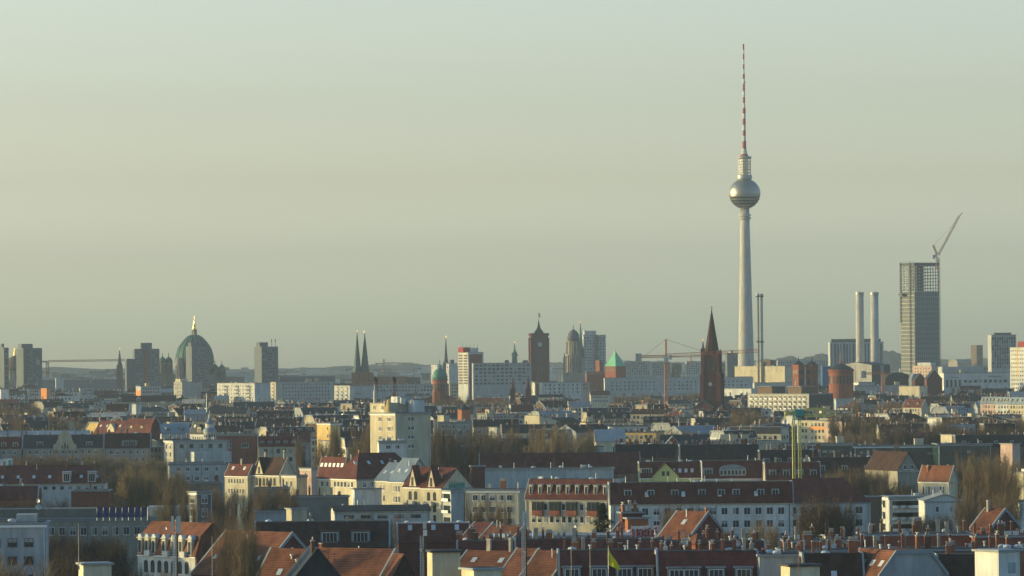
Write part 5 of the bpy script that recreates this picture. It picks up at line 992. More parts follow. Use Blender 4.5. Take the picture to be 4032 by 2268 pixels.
part(o, 'cloth', 'white', lambda m: m.loft([[(w_ * i / 20, .06 * sin(i * 1.3), -.15 + .06 * sin(i)) for i in range(21)] + [(w_ * i / 20, .06 * sin(i * 1.3), hb + .05 * sin(i * .7) + .25 * i / 20) for i in range(20, -1, -1)], [(w_ * i / 20, .03 + .06 * sin(i * 1.3), -.15 + .06 * sin(i)) for i in range(21)] + [(w_ * i / 20, .03 + .06 * sin(i * 1.3), hb + .05 * sin(i * .7) + .25 * i / 20) for i in range(20, -1, -1)]]))
GL = {'N': [(0, 0, 0, 2), (0, 2, 1, 0), (1, 0, 1, 2)], 'O': [(0, .3, 0, 1.7), (0, 1.7, .5, 2), (.5, 2, 1, 1.6), (1, 1.6, 1, .3), (1, .3, .5, 0), (.5, 0, 0, .3)], 'B': [(.1, 0, .1, 2), (0, 2, .8, 1.8), (.8, 1.8, .2, 1.1), (.2, 1.1, 1, .7), (1, .7, 0, 0)],
      'R': [(0, 0, 0, 2), (0, 2, .9, 1.7), (.9, 1.7, .1, 1), (.1, 1, 1, 0)], 'D': [(0, 0, 0, 2), (0, 2, .9, 1.5), (.9, 1.5, .9, .5), (.9, .5, 0, 0)], 'E': [(0, 0, 0, 2), (0, 2, .9, 2.05), (0, 1, .7, 1.1), (0, 0, .9, .1)], 'S': [(1, 1.8, .4, 2), (.4, 2, 0, 1.5), (0, 1.5, .9, .7), (.9, .7, .5, 0), (.5, 0, 0, .2)]}
def letters(m):
    x = -.5
    for i, c in enumerate('NO BORDERS'):
        if c == ' ': x += .38; continue
        hh = .62 * hb * (.92 + .12 * sin(i * 2.2)); yb_ = .42 + .02 * i + .06 * sin(i * 3)
        for a0, b0, a1, b1 in GL[c]:
            if x + max(a0, a1) * .42 < .05: continue
            m.bar((x + a0 * .42, -.12, yb_ + b0 / 2 * hh), (x + a1 * .42, -.12, yb_ + b1 / 2 * hh), .19)
        x += .55
part(o, 'lettering', 'winewall', letters)
for x_ in (0, w_): part(o, 'pole', 'dmetal', lambda m: m.bar((x_, .1, -2.5), (x_, .1, hb + .4), .07))
# foreground rows
FG = 'foreground rows of tiled roofs along the bottom edge'
r = house('dark red foreground roof below the yellow flag', 2204, 2208, 2590, 2292, D=705, th=-1, roof='mans', rh=4.7, ins=3.0, rc='redtile', wc='brown', vis=5, dF=(4, 2.8, 2.1, .2, 'k', 'zinc', (.12, .4, .66, .87)), ch=9, clut=9, top='bitumen')
r = house('dark red foreground roof right of the yellow flag', 2592, 2595, 2984, 2296, D=700, th=-1, roof='mans', rh=4.7, ins=3.0, rc='redtile', wc='brown', vis=5, dF=(4, 2.8, 2.1, .2, 'k', 'zinc', (.18, .33, .58, .86)), ch=10, clut=8, top='bitumen')
house('row of red roofs behind the yellow flag, left part', 2030, 2034, 2300, 2178, D=770, th=-.5, roof='mans', rh=2.1, ins=1.6, rc='redtile', wc='brick', vis=5, ch=9, clut=4)
house('row of red roofs behind the yellow flag, middle part', 2302, 2306, 2620, 2178, D=768, th=-.5, roof='mans', rh=2.1, ins=1.6, rc='redtile', wc='brick', vis=5, chl=[(.05, .5, 4), (.12, .4, 1), (.3, .6, 5), (.42, .5, 0), (.47, .4, 8), (.99, .4, 4)])
house('row of red roofs behind the yellow flag, right part', 2622, 2626, 3010, 2178, D=766, th=-.5, roof='mans', rh=1.7, ins=1.6, rc='redtile', wc='brick', vis=5, ch=12, clut=6)
house('row of red roofs left of the centre aerial, with brick chimneys', 1800, 1804, 2028, 2182, D=772, th=.5, roof='mans', rh=2.0, ins=1.6, rc='redtile', wc='brick', vis=5, ch=10, clut=3)
house('lit orange roof right of the centre aerial', 2040, 2160, 2222, 2290, D=715, th=-34, dep=12, roof='gable', rh=4.6, rc='orangetile', wc='browntile', vis=8, clut=1)
house('lit orange roof left of the centre aerial', 1960, 2040, 2085, 2280, D=722, th=-34, dep=12, roof='gable', rh=4.6, rc='orangetile', wc='browntile', vis=8, ch=1)
r = flat('white plastered firewall with chimneys at the bottom right', 2986, 2990, 3168, 2192, D=700, th=1, wc='lgrey', vis=60, ch=5, clut=3)
house('dark brown roof with one skylight at the bottom right', 3170, 3174, 3402, 2330, D=690, th=1, roof='mans', rh=5.6, ins=3.4, rc='browntile', wc='brown', vis=5, ch=3, clut=1, sky=(1, .12))
house('grey six sided gable wall with a lit orange roof slope', 3356, 3456, 3746, 2272, D=688, th=25, dep=11, ax='v', roof='mans', rh=3.8, ins=3.2, rc='orangetile', wc='grey', vis=5, sky=(4, .12), top='orangetile', chl=[(.1, .8, 4)])
house('dark brown roof right of the grey six sided gable', 3700, 3704, 3868, 2330, D=704, th=1, roof='mans', rh=5.6, ins=3.2, rc='browntile', wc='brown', vis=5, ch=3)
r = flat('sunlit white rooftop cabin at the lower right edge', 3852, 3932, 4024, 2174, D=650, th=38, wc='white', rc='lroof', vis=95, dep=5)
b, a, H = geo(r); part(r, 'door', 'bluewall', lambda m: m.box(b * .45, b * .8, -.06, 0, H - 3.2, H - 1.6))
flat('beige rooftop cabin with a dark cap at the bottom right', 3078, 3110, 3230, 2232, D=655, th=16, wc='cream', rc='bitumen', par='dmetal', vis=40, dep=4)
flat('dark flat roof strewn with brick chimneys, lower right', 3080, 3084, 3520, 2176, D=735, th=1, wc='brick', vis=20, ch=16, clut=6, dep=13)
flat('dark flat roof with a grey firewall and chimneys, far lower right', 3522, 3526, 4100, 2172, D=738, th=1, wc='brick', vis=20, ch=14, clut=8, dep=13)
flat('brick parapet roof with chimneys left of the small red hip roof', 3400, 3404, 3830, 2112, D=795, th=-.5, wc='brick', vis=25, ch=12, clut=3, dep=13)
flat('brick parapet roof with chimneys below the white hipped house', 3090, 3094, 3398, 2136, D=790, th=.5, wc='brick', vis=20, ch=9, clut=4, dep=13)
flat('dark roof with steel flue right of the small red hip roof', 3832, 3836, 4100, 2118, D=790, th=.5, wc='brick', vis=20, ch=9, clut=4, dep=13)
house('small red hip roof in front of the poplars', 3828, 3896, 3942, 2082, D=850, th=-42, dep=10, roof='gable', rh=3.6, rc='orangetile', wc='dbrick', vis=8, ch=1)
r = flat('tan firewall stub with a sloping pale coping, lower right', 3226, 3250, 3330, 2112, D=780, th=20, wc='cream', roof='shed', ax='v', rh=-1.6, fire=False, rc='lroof', dep=1.2, vis=20, name='firewall', cat='wall')
flat('small cream service hut with a blue door, lower left', 305, 328, 436, 2226, D=660, th=16, wc='cream', rc='lroof', vis=40, dep=4)
# ---------------------------------------------------------------- masts, dishes, flags, signs
def aerial(label, px, yt, yp, yb, D, panels, lad=True, grp='mobile phone aerial masts in the foreground'):
    p = at(px, yp, D); q = at(px, yb, D); tp = at(px, yt, D); h = p.z - q.z; o = empty('aerial_mast', (p.x, D, q.z), 0, label, 'mast', grp)
    part(o, 'mast', 'dmetal', lambda m: m.bar((0, 0, -2), (0, 0, tp.z - q.z - .4), .34, n=8))
    if lad: part(o, 'cable_ladder', 'lmetal', lambda m: ([m.box(-.62, -.5, -.04, .04, 0, h), m.box(-.34, -.24, -.04, .04, 0, h)], [m.box(-.62, -.24, -.05, .05, z_ * .42, z_ * .42 + .14) for z_ in range(int(h / .42))]))
    for dx, w, y0, y1 in panels:
        a_, b_ = at(px, y0, D).z - q.z, at(px, y1, D).z - q.z
        part(o, 'panel_antenna', 'white', lambda m: m.box(dx - w / 2, dx + w / 2, -.35, -.1, b_, a_)); part(o, 'bracket', 'dmetal', lambda m: m.bar((0, 0, (a_ + b_) / 2), (dx, -.15, (a_ + b_) / 2), .08).bar((0, 0, b_ + .3), (dx, -.15, b_ + .3), .08))
    return o
aerial('tall aerial mast with two white panels, lower left beside the arched dormers', 696, 2030, 2100, 2300, 640, [(-.6, .34, 2032, 2096), (.3, .62, 2032, 2098)])
aerial('slim aerial mast with stacked white drums beside the beige lift cabin', 1670, 2052, 2110, 2300, 640, [(.1, .5, 2052, 2082), (.15, .55, 2086, 2110)])
aerial('aerial mast with two white panels in the bottom centre', 2070, 2010, 2080, 2300, 640, [(-.35, .22, 2012, 2076), (.22, .5, 2012, 2076)])
for lb, px, yt, yb in (('pale flagpole above the small cream service hut', 309, 2060, 2235), ('thin pale pole on the large orange roof slope', 835, 2112, 2290), ('bare thin pole left of the yellow flag, left one', 2249, 2150, 2290), ('bare thin pole left of the yellow flag, right one', 2323, 2150, 2290), ('dark red thin pole above the beige rooftop cabin', 3143, 2120, 2290)):
    pole(lb, px, yt, yb, 650, .13, 'cranered' if 'red' in lb else 'cplaster')
o, h = pole('flagpole flying a drooping yellow flag', 2395, 2150, 2290, 655, .12, 'lmetal')
pp = at(2395, 2160, 655).z - at(2395, 2290, 655).z
part(o, 'flag', 'yellowflag', lambda m: m.loft([[(.02 + t * 1.75, y + .14 * sin(t * 9), pp - t * 3.0 - .12 * sin(t * 7)) for t in (0, .15, .3, .45, .6, .75, .9, 1)] + [(.02 + t * 1.6, y + .12 * sin(t * 7 + 1), pp - 2.4 - t * .85) for t in (1, .9, .7, .5, .3, .15, 0)] for y in (0, .03)]))
gd = 'satellite dishes on the roofs'
for lb, px, py, r_p, D_, az in (('upper small white dish of a pair, left side', 150, 1972, 9, 1000, -.5), ('lower large grey dish of a pair, left side', 152, 1996, 12, 990, .3), ('white dish on the orange roof near the arched dormers', 651, 2080, 7, 800, -.4), ('dish above the long red mansard, beside the sunlit cream house', 2438, 1893, 9, 1000, .3), ('large dish left of the small red pyramid roof', 2695, 2134, 14, 745, 0), ('large dish right of the small red pyramid roof', 2904, 2139, 13, 745, .2), ('large white dish on a brick chimney, lower right', 3565, 2099, 13, 770, .1), ('half hidden dish at the far right roofs', 4028, 2150, 10, 720, .1), ('small dish above the two lit red roofs, left', 424, 1649, 5, 1980, 0), ('small white dish at the aerial beside the lift cabin', 1655, 2165, 6, 640, -.6), ('sunlit dish on the dark roofs below the shed roof', 2396, 1684, 5, 1880, -.7), ('tilted dish left of the wet red chimneys, centre right', 2265, 2080, 12, 840, -1.1)):
    dish(lb, px, py, r_p, D_, gd, az)
P = at(25, 1840, 1480); o = empty('billboard', (P.x, 1480, P.z - 2), 0, 'white rooftop billboard at the left edge behind the brown roof', 'billboard')
part(o, 'board', 'white', lambda m: m.prism([(-3, 2), (2.1, 2), (2.1, 5.1), (-3, 4.6)], -.1, .1)); part(o, 'picture', 'teal', lambda m: m.lathe([(.25, 2.4), (.75, 2.9), (.2, 3.5), (.5, 3.9), (.15, 4.5)], 8, 1.1, -.05)); part(o, 'frame', 'dmetal', lambda m: [m.bar((x, .3, -2), (x, .2, 4.6), .15) for x in (-2.5, 0, 1.8)])
# green yellow crane (short jib, climbing frame of two masts)
D = 1295; P = at(3136, 1865, D); o = empty('tower_crane', (P.x, D, 0), 0, 'bright green yellow folding crane with a teal head', 'crane'); prot(3100, 3300, 1650, D); prot(3112, 3160, 1865, D)
X = lambda px: at(px, 1640, D).x - P.x; Z = lambda py: at(3136, py, D).z
part(o, 'mast', 'craneyellow', lambda m: (m.truss((X(3124), 0, 6), (X(3124), 0, Z(1645)), .7, 34, .18), m.truss((X(3148), 0, 6), (X(3148), 0, Z(1645)), .8, 34, .18)))
part(o, 'jib', 'craneyellow', lambda m: (m.truss((X(3165), 0, Z(1612)), (X(3252), 0, Z(1612)), .6, 10, .24), m.truss((X(3165), 0, Z(1637)), (X(3270), 0, Z(1637)), .7, 11, .24), m.bar((X(3252), 0, Z(1611)), (X(3290), 0, Z(1626)), .28), m.bar((X(3270), 0, Z(1637)), (X(3290), 0, Z(1634)), .28), m.bar((X(3290), 0, Z(1626)), (X(3290), 0, Z(1640)), .2), [m.bar((X(3168 + i * 9), 0, Z(1613)), (X(3172 + i * 9), 0, Z(1636)), .13) for i in range(0, 12, 2)]))
part(o, 'crane_head', 'teal', lambda m: (m.box(X(3130), X(3165), -.8, .8, Z(1637), Z(1612)), m.truss((X(3122), 0, Z(1645)), (X(3155), 0, Z(1645)), 1.1, 5, .2), m.bar((X(3130), 0, Z(1610)), (X(3122), 0, Z(1645)), .35)))
part(o, 'counter_jib', 'craneyellow', lambda m: (m.truss((X(3132), 0, Z(1618)), (X(3090), 0, Z(1633)), .6, 8, .16), m.bar((X(3092), 0, Z(1620)), (X(3092), 0, Z(1660)), .4)))
part(o, 'ballast', 'white', lambda m: m.box(X(3087), X(3096), -.7, .7, Z(1668), Z(1650)))
conifer('dark green conifer in front of the sunlit cream house', 2372, 1980, 2128, 165, 840)

# ================================================================ LABELS FOR THE MANY
LMK = [('the left grey tower block', 110, 1440), ('the far red crane', 187, 1430), ('the brown striped tower block', 575, 1450), ('the great green dome', 765, 1400), ('the double mast tower block', 1045, 1440),
       ('the twin green spires', 1420, 1400), ('the green domed church', 1733, 1480), ('the striped tower block', 1850, 1440), ('the red clock tower', 2122, 1400), ('the dark domed tower', 2258, 1400), ('the bright green roof', 2425, 1420),
       ('the orange crane mast', 2624, 1520), ('the tall brick spire', 2804, 1450), ('the television tower', 2937, 1400), ('the twin brick towers', 3170, 1490), ('the round brick church', 3312, 1500), ('the glass skyscraper', 3640, 1420), ('the gridded office tower', 3950, 1390),
       ('the white sunlit slab', 925, 1545), ('the orange cube', 172, 1540), ('the pointed cream gable', 425, 1685), ('the boxy red dormers', 550, 1680), ('the blue turret', 826, 1700), ('the terraced white house', 770, 1760), ('the yellow narrow block', 1275, 1700),
       ('the cream apartment tower', 1575, 1680), ('the pale blue shed roof', 2400, 1715), ('the red trimmed gable', 2640, 1740), ('the green yellow crane', 3136, 1700), ('the pastel row houses', 3235, 1690), ('the three mansard row houses', 3960, 1610), ('the cream balcony block', 3070, 1580),
       ('the curved plaster gable', 256, 1730), ('the brown hipped roof', 200, 1870), ('the solar panels', 479, 2020), ('the arched white dormers', 640, 2150), ('the great dark red roof', 1530, 1830), ('the twin pointed gables', 1660, 1900), ('the long blue grey wall', 2150, 1890),
       ('the long white hall', 1500, 2030), ('the sunlit cream mansard house', 2230, 1950), ('the long white house', 2760, 1990), ('the white hipped house', 3280, 1980), ('the yellow green gable', 2612, 1860), ('the yellow house', 3690, 1880), ('the modern white house', 3560, 2000), ('the long dark glass office', 3400, 1770), ('the beige end wall', 3535, 1830), ('the lower left apartment block', 90, 2160), ('the large orange slope', 900, 2190)]
AUTO = []
def auto(o, desc, px, py): AUTO.append((o, desc, px, py))
ORD = ['leftmost', 'second from left', 'third from left', 'fourth from left', 'fifth from left', 'sixth from left', 'seventh from left', 'eighth from left', 'ninth from left', 'tenth from left', 'eleventh from left', 'twelfth from left', 'thirteenth from left', 'fourteenth from left']
def finish_labels():
    g = {}
    for o, desc, px, py in AUTO:
        best = min(LMK, key=lambda l: (l[1] - px) ** 2 + 2.2 * (l[2] - py) ** 2); dx, dy = px - best[1], py - best[2]
        v = 'just below ' if 12 < dy <= 60 else ('below ' if dy > 60 else ('above ' if dy < -12 else 'level with '))
        h = '' if abs(dx) < 25 else (' on its left' if dx < -90 else ' just left' if dx < 0 else ' just right' if dx < 90 else ' on its right')
        g.setdefault((desc, v + best[0] + h), []).append((px, o))
    for (desc, w), L in g.items():
        L.sort(key=lambda t: t[0])
        for i, (px, o) in enumerate(L):
            t = '%s %s%s' % (desc, w, '' if len(L) == 1 else ', ' + (ORD[i] if i < len(ORD) else 'rightmost'))
            if len(t.split()) > 16: t = t.replace('just ', '').replace('on its', 'at')
            o['label'] = t

# ================================================================ TREES
rt = random.Random(21)
def wood(x0, x1, y0, y1, n, H, w, kinds, tones, desc, group, jit=8):
    PROT.append((x0 - 15, x1 + 15, max(y0, y1) + (75 if y0 > 1630 else 45), (H if H > 100 else 1500)))
    for i in range(n):
        f = (i + .5) / n; px = x0 + (x1 - x0) * f + rt.uniform(-jit, jit); yt = y0 + (y1 - y0) * f + rt.uniform(-10, 10)
        D = (H if H > 100 else dist(px, yt, H)) * rt.uniform(.98, 1.02)
        k = rt.choice(kinds); t = rt.choice(tones); o = tree('', px, yt, w * rt.uniform(.8, 1.2), D, k, t, group)
        if o: auto(o, desc[k] if isinstance(desc, dict) else desc, px, yt + 20)
DS = {'poplar': 'slim bare poplar', 'round': 'bare brown tree', 'wide': 'wide bare tree', 'birch': 'thin bare birch'}
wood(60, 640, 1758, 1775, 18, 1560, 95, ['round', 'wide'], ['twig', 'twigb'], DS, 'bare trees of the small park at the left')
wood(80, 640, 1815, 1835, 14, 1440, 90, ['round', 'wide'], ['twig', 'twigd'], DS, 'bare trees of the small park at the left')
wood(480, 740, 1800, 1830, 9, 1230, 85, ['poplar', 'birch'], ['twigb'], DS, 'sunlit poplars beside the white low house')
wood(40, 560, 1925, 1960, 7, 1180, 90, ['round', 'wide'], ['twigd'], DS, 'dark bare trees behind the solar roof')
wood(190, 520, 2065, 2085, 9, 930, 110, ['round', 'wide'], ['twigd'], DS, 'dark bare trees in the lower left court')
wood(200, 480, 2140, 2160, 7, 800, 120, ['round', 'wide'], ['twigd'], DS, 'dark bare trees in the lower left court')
wood(0, 80, 2110, 2140, 2, 700, 170, ['wide'], ['twigb'], DS, 'trees in front of the white block')
wood(880, 1000, 1958, 1975, 4, 700, 80, ['poplar', 'birch', 'round'], ['twig', 'twigb'], DS, 'bare trees above the orange slope')
wood(1020, 1300, 2055, 2090, 5, 950, 90, ['round'], ['twigd'], DS, 'bare trees over the long brown roof')
wood(800, 1010, 1895, 1900, 6, 1120, 80, ['round', 'poplar'], ['twig', 'twigd'], DS, 'bare trees beside the stair tower')
wood(1350, 1620, 2000, 2010, 5, 1080, 60, ['round'], ['twig'], DS, 'bare trees in front of the long white hall')
wood(1300, 1345, 1650, 1645, 2, 1560, 46, ['poplar'], ['twig'], DS, 'poplars left of the cream tower')
wood(1392, 1462, 1628, 1632, 3, 1500, 46, ['poplar'], ['twig'], DS, 'poplars left of the cream tower')
wood(1835, 2000, 1955, 1945, 6, 1130, 46, ['round', 'poplar'], ['twig'], DS, 'thin bare trees before the cream house')
wood(1700, 2075, 1655, 1665, 18, 1650, 60, ['round', 'poplar'], ['twigd', 'twig'], DS, 'dark bare trees right of the cream tower')
wood(2086, 2232, 1655, 1652, 9, 1560, 56, ['poplar'], ['twigb', 'twig'], DS, 'row of brown poplars left of the shed roof')
wood(2240, 2332, 1688, 1660, 6, 1580, 54, ['poplar'], ['twigb'], DS, 'row of brown poplars left of the shed roof')
wood(2625, 2720, 1665, 1660, 3, 1950, 60, ['round'], ['twigb'], DS, 'brown trees above the red trimmed gable')
wood(2885, 2985, 1584, 1596, 7, 2050, 60, ['poplar'], ['twig'], DS, 'tall brown poplars right of the brick spire')
wood(3290, 3520, 1588, 1630, 12, 1990, 55, ['poplar', 'round'], ['twig', 'twigd'], DS, 'brown trees behind the pastel row houses')
wood(3300, 3460, 1670, 1680, 5, 1830, 60, ['round'], ['twig'], DS, 'brown trees behind the pastel row houses')
wood(3440, 4060, 1628, 1612, 20, 1930, 78, ['round', 'wide'], ['twig', 'twigd'], DS, 'brown trees of the canal bank at the right')
wood(3440, 4060, 1658, 1650, 18, 1860, 74, ['round', 'wide'], ['twigd'], DS, 'brown trees of the canal bank at the right')
wood(3650, 3800, 1540, 1545, 4, 3050, 45, ['wide'], ['twigd'], DS, 'far trees below the department store')
wood(3360, 3560, 1560, 1570, 5, 2500, 50, ['round'], ['twig'], DS, 'far trees below the white sheds')
wood(2430, 2610, 1534, 1540, 6, 3150, 44, ['round'], ['twig'], DS, 'far trees before the long pale slab')
wood(2650, 2740, 1530, 1530, 4, 3100, 50, ['round'], ['twig'], DS, 'far trees before the long pale slab')
wood(1730, 2010, 1548, 1555, 9, 2950, 46, ['round'], ['twig'], DS, 'far trees before the beige housing slab')
wood(20, 160, 1560, 1570, 5, 2500, 50, ['poplar', 'round'], ['twig', 'twigb'], DS, 'far trees at the left')
wood(180, 330, 1600, 1620, 5, 2200, 40, ['poplar'], ['twig'], DS, 'far trees at the left')
wood(20, 90, 1600, 1610, 3, 2100, 60, ['poplar'], ['twig'], DS, 'far trees at the left')
wood(2590, 2760, 1952, 1965, 6, 1010, 60, ['round', 'birch'], ['twigd', 'twig'], DS, 'bare trees before the long white house')
wood(2950, 3060, 2010, 2030, 3, 960, 55, ['birch', 'round'], ['twigb'], DS, 'bare trees before the long white house')
wood(3180, 3330, 1890, 1915, 4, 960, 110, ['wide'], ['twigd'], DS, 'dark trees before the white hipped house')
wood(3250, 3520, 1820, 1815, 9, 1270, 60, ['round', 'birch'], ['twig', 'twigb'], DS, 'brown trees above the white hipped house')
wood(3540, 3610, 1860, 1890, 3, 1270, 60, ['round'], ['twigd'], DS, 'dark trees left of the yellow house')
wood(3640, 3740, 1990, 2000, 3, 1080, 70, ['wide'], ['twig'], DS, 'bare trees before the plain white house')
wood(3812, 3990, 1765, 1748, 9, 1080, 72, ['poplar'], ['twig', 'twigb'], DS, 'tall poplars at the right')
wood(3780, 3990, 1880, 1900, 7, 1020, 70, ['poplar', 'round'], ['twig'], DS, 'tall poplars at the right')
wood(3760, 3860, 1762, 1765, 3, 1400, 60, ['poplar'], ['twig'], DS, 'tall poplars at the right')
wood(780, 930, 1640, 1660, 2, 2050, 30, ['round'], ['twigd'], DS, 'small trees near the blue turret')
wood(1000, 1180, 1880, 1890, 4, 1130, 60, ['birch', 'round'], ['twig'], DS, 'bare trees above the orange slope')
wood(620, 900, 1850, 1990, 5, 1010, 60, ['poplar', 'birch'], ['twigb', 'twig'], DS, 'sunlit poplars beside the white low house')
wood(510, 770, 2196, 2222, 7, 790, 62, ['round', 'wide'], ['twigd', 'twig'], DS, 'dark bare trees in the lower left court')
wood(560, 640, 2060, 2090, 2, 870, 70, ['round'], ['twigd'], DS, 'bare trees above the orange slope')
wood(3900, 4040, 1760, 1790, 4, 1300, 60, ['poplar'], ['twig'], DS, 'tall poplars at the right')
wood(3440, 3560, 1870, 1890, 4, 1240, 60, ['round'], ['twigd'], DS, 'dark trees left of the yellow house')
wood(1180, 1420, 1700, 1700, 5, 1620, 50, ['round', 'poplar'], ['twig'], DS, 'poplars left of the cream tower')

for i in range(60):
    px_, yt_ = rt.uniform(0, 4032), rt.uniform(1595, 1735)
    k_ = rt.choice(['round', 'round', 'poplar', 'wide']); w_ = rt.uniform(34, 60) * (yt_ - 1380) / 300
    o_ = tree('', px_, yt_, w_, dist(px_, yt_, 20.5), k_, rt.choice(['twig', 'twigd', 'twigb']), 'trees between the inner city houses')
    if o_: auto(o_, DS[k_], px_, yt_ + 20)
# ================================================================ THE REST OF THE CITY
rf_ = random.Random(5)
def sat(A, B):
    for P, Q in ((A, B), (B, A)):
        for i in range(4):
            e = P[(i + 1) % 4] - P[i]; n = Vector((-e.y, e.x))
            if max(n.dot(p) for p in P) <= min(n.dot(q) for q in Q) or max(n.dot(q) for q in Q) <= min(n.dot(p) for p in P): return False
    return True
NF = 0
RC = [('darktile', 'dark roofed'), ('slate', 'slate roofed'), ('browntile', 'brown roofed'), ('redtile', 'red roofed'), ('lroof', 'pale roofed'), ('bitumen', 'black roofed')]
WC = [('cream', 'cream'), ('white', 'white'), ('beige', 'beige'), ('grey', 'grey'), ('brown', 'brown'), ('yellow', 'yellow')]
def fill(ye, x0=-60, x1=4090):
    global NF
    px = x0 + rf_.uniform(0, 60)
    while px < x1 and NF < 290:
        H = rf_.uniform(18, 22.5); y = ye + rf_.uniform(-5, 5); D = dist(px, y, H); s = F / D
        bw = rf_.uniform(13, 26); wpx = bw * s; th = rf_.choice([3, 3, 6, 12, 25, 35, -8, -20, 50]); lw = 11 * sin(R(abs(th))) * s
        rh = rf_.uniform(2, 4.2); roof = rf_.choices(['mans', 'gable', 'flat', 'hip'], [5, 3, 3, .6])[0]
        dep = 12.0; xa, xb = px, px + wpx * cos(R(th)) + lw; xm = xa + (lw if th >= 0 else wpx * cos(R(th)))
        topy = y - (rh if roof != 'flat' else .5) * s
        bad = any(a < xb - 4 and b > xa + 4 and topy < yb - 6 and D < DD + 5 for a, b, yb, DD in PROT)
        if not bad:
            P = at(xm, y, D); t = R(th); b = wpx / s
            o = Vector((P.x, P.y)) if th >= 0 else Vector((P.x - b * cos(t), P.y - b * sin(t)))
            C = corners(o, t, b, dep); bad = any(sat(C, Q) for Q in FP)
        if bad: px += 14; continue
        rc, rn = rf_.choices(RC, [5, 4, 3, 2.2, 1.6, 2.5])[0]; wc, wn_ = rf_.choices(WC, [2.2, 2.2, 3, 4, 3, .4])[0]
        nr = 2 if D > 2500 else 3; nc = max(3, int(b / 2.6)); far = D > 3000
        kw = dict(D=D, th=th, dep=dep, roof=roof, rh=rh, ins=rf_.uniform(1.2, 3), rc=rc, wc=wc, ch=rf_.randint(3, 8) if not far else rf_.randint(2, 4), clut=rf_.randint(2, 5), wF=(nc, 1 if far else nr, 1.1, WN), vis=14, top=rf_.choice(['bitumen', 'lroof', 'bitumen']))
        if roof == 'flat': kw['rc'] = 'bitumen'; kw['par'] = rf_.choice(['lroof', 'dgrey', 'bitumen', 'lroof'])
        if abs(th) > 8: kw['wL'] = (4, nr, 1.1, WN)
        if roof == 'mans' and not far and rf_.random() < .6: kw['dF'] = (rf_.randint(2, 5), 1.6, 1.6, .4, rf_.choice(['w', 'k']), rc)
        if roof == 'gable' and rf_.random() < .35 and abs(th) > 10: kw['ax'] = 'v'
        r = house('', xa, xm, xb, y, group='apartment houses of the inner city', rng=rf_, **kw)
        kind = 'flat roofed' if roof == 'flat' else rn
        auto(r, '%s %s house' % (kind, wn_), (xa + xb) / 2, y); NF += 1
        px = xb + rf_.choice([0, 0, 2, 8])
for ye_ in (1758, 1742, 1728, 1704, 1684, 1664, 1648, 1632, 1618, 1604, 1592, 1580):
    fill(ye_)
far = MB(); FRC = ['darktile', 'slate', 'browntile', 'lroof', 'bitumen', 'redtile']; FWC = ['cream', 'white', 'beige', 'grey', 'brown']
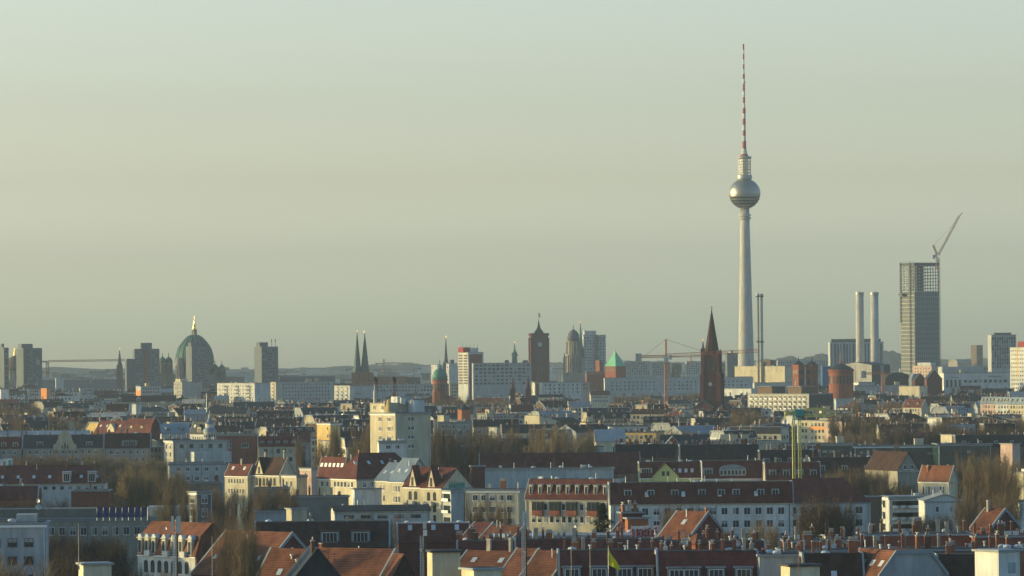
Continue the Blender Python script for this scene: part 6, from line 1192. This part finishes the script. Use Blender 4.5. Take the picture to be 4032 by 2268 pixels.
for ye_ in (1612, 1604, 1596, 1588, 1580, 1573, 1566, 1560, 1554, 1548, 1542, 1537, 1532, 1527):
    px = -60 + rf_.uniform(0, 60)
    while px < 4090:
        H = rf_.uniform(18, 23); y = ye_ + rf_.uniform(-4, 4); D = dist(px, y, H); s = F / D; bw = rf_.uniform(10, 24); rh = rf_.uniform(1.5, 4); xb = px + bw * s
        P = at(px, y, D); C = corners((P.x, P.y), 0, bw, 12)
        bad = any(a < xb - 4 and b > px + 4 and y - rh * s < yb - 6 and D < DD + 5 for a, b, yb, DD in PROT) or any(sat(C, Q) for Q in FP)
        if bad: px += 12; continue
        FP.append(C); x, yy = P.x, P.y; wm = 6 + rf_.choices(range(5), [2, 2, 3, 4, 3])[0]; rm = rf_.choices(range(6), [5, 4, 3, 2, 3, 1.5])[0]; t = rf_.random()
        if t < .3: far.box(x, x + bw, yy, yy + 12, 0, H, wm); far.box(x - .3, x + bw + .3, yy - .3, yy + 12.3, H, H + .4, rm)
        elif t < .75: i = rf_.uniform(1, 3); far.prismx([(yy, 0), (yy + 12, 0), (yy + 12, H), (yy, H)], x, x + bw, wm); far.prismx([(yy, H), (yy + 12, H), (yy + 12 - i, H + rh), (yy + i, H + rh)], x + .1, x + bw - .1, rm)
        else: i = min(bw / 2 - .5, 5); far.box(x, x + bw, yy, yy + 12, 0, H, wm); far.prism([(x, H), (x + bw, H), (x + bw / 2, H + rh)], yy - .2, yy + 12.2, rm)
        for k in range(rf_.randint(2, 6)):
            cx_ = x + rf_.uniform(.5, bw - 1); w_ = rf_.choice([.4, .6, .9, 1.5]); far.box(cx_, cx_ + w_, yy + 5, yy + 5.7, H, H + rh + rf_.uniform(.4, 2.0), rf_.choice([11, 11, 12, 7]))
        for k in range(int(bw / 3)): far.box(x + 1 + k * 3, x + 2.2 + k * 3, yy - .08, yy, H - 3, H - 1.3, 13)
        px = xb + rf_.choice([0, 0, 3, 10])
o = far.build('distant_rooftops', FRC + FWC + ['cbrick', 'cplaster', 'glass']); o['kind'] = 'stuff'
print('FILL', NF, len(far.f))
finish_labels()

nb = MB()
D = 560
while D < 3600:                                   # unseen city blocks left of the view, added to cast shadows into it
    e = at(0, 1800, D).x - 4; x = e
    while x > e - 230:
        w_ = rf_.uniform(12, 26); h_ = rf_.uniform(15, 20.5)
        if rf_.random() < .72: nb.box(x - w_, x, D, D + 12, 0, h_, rf_.randrange(4)); nb.prismx([(D, h_), (D + 12, h_), (D + 10, h_ + 3), (D + 2, h_ + 3)], x - w_ + .1, x - .1, 4)
        x -= w_ + rf_.choice([0, 0, 6])
    D += rf_.uniform(26, 40)
o = nb.build('unseen_shade_blocks', ['cream', 'beige', 'grey', 'brown', 'darktile']); o['kind'] = 'stuff'

# ================================================================ THE AIR
hb_ = MB().box(-15500, 15500, -250, 14600, -1, 392)
hz_ = bpy.data.materials.new('haze'); hz_.use_nodes = True; n_ = hz_.node_tree.nodes
n_.remove(n_['Principled BSDF']); pv = n_.new('ShaderNodeVolumePrincipled')
pv.inputs['Color'].default_value = (.37, .44, .50, 1); pv.inputs['Density'].default_value = 0.8e-4; pv.inputs['Anisotropy'].default_value = 0.0
hz_.node_tree.links.new(pv.outputs[0], n_['Material Output'].inputs['Volume'])
me = bpy.data.meshes.new('haze'); me.from_pydata(hb_.v, [], hb_.f); me.materials.append(hz_)
ho = bpy.data.objects.new('haze', me); col.objects.link(ho); ho['kind'] = 'stuff'
for o in bpy.data.objects:
    for k in ('_b', '_a', '_H'):
        if k in o: del o[k]
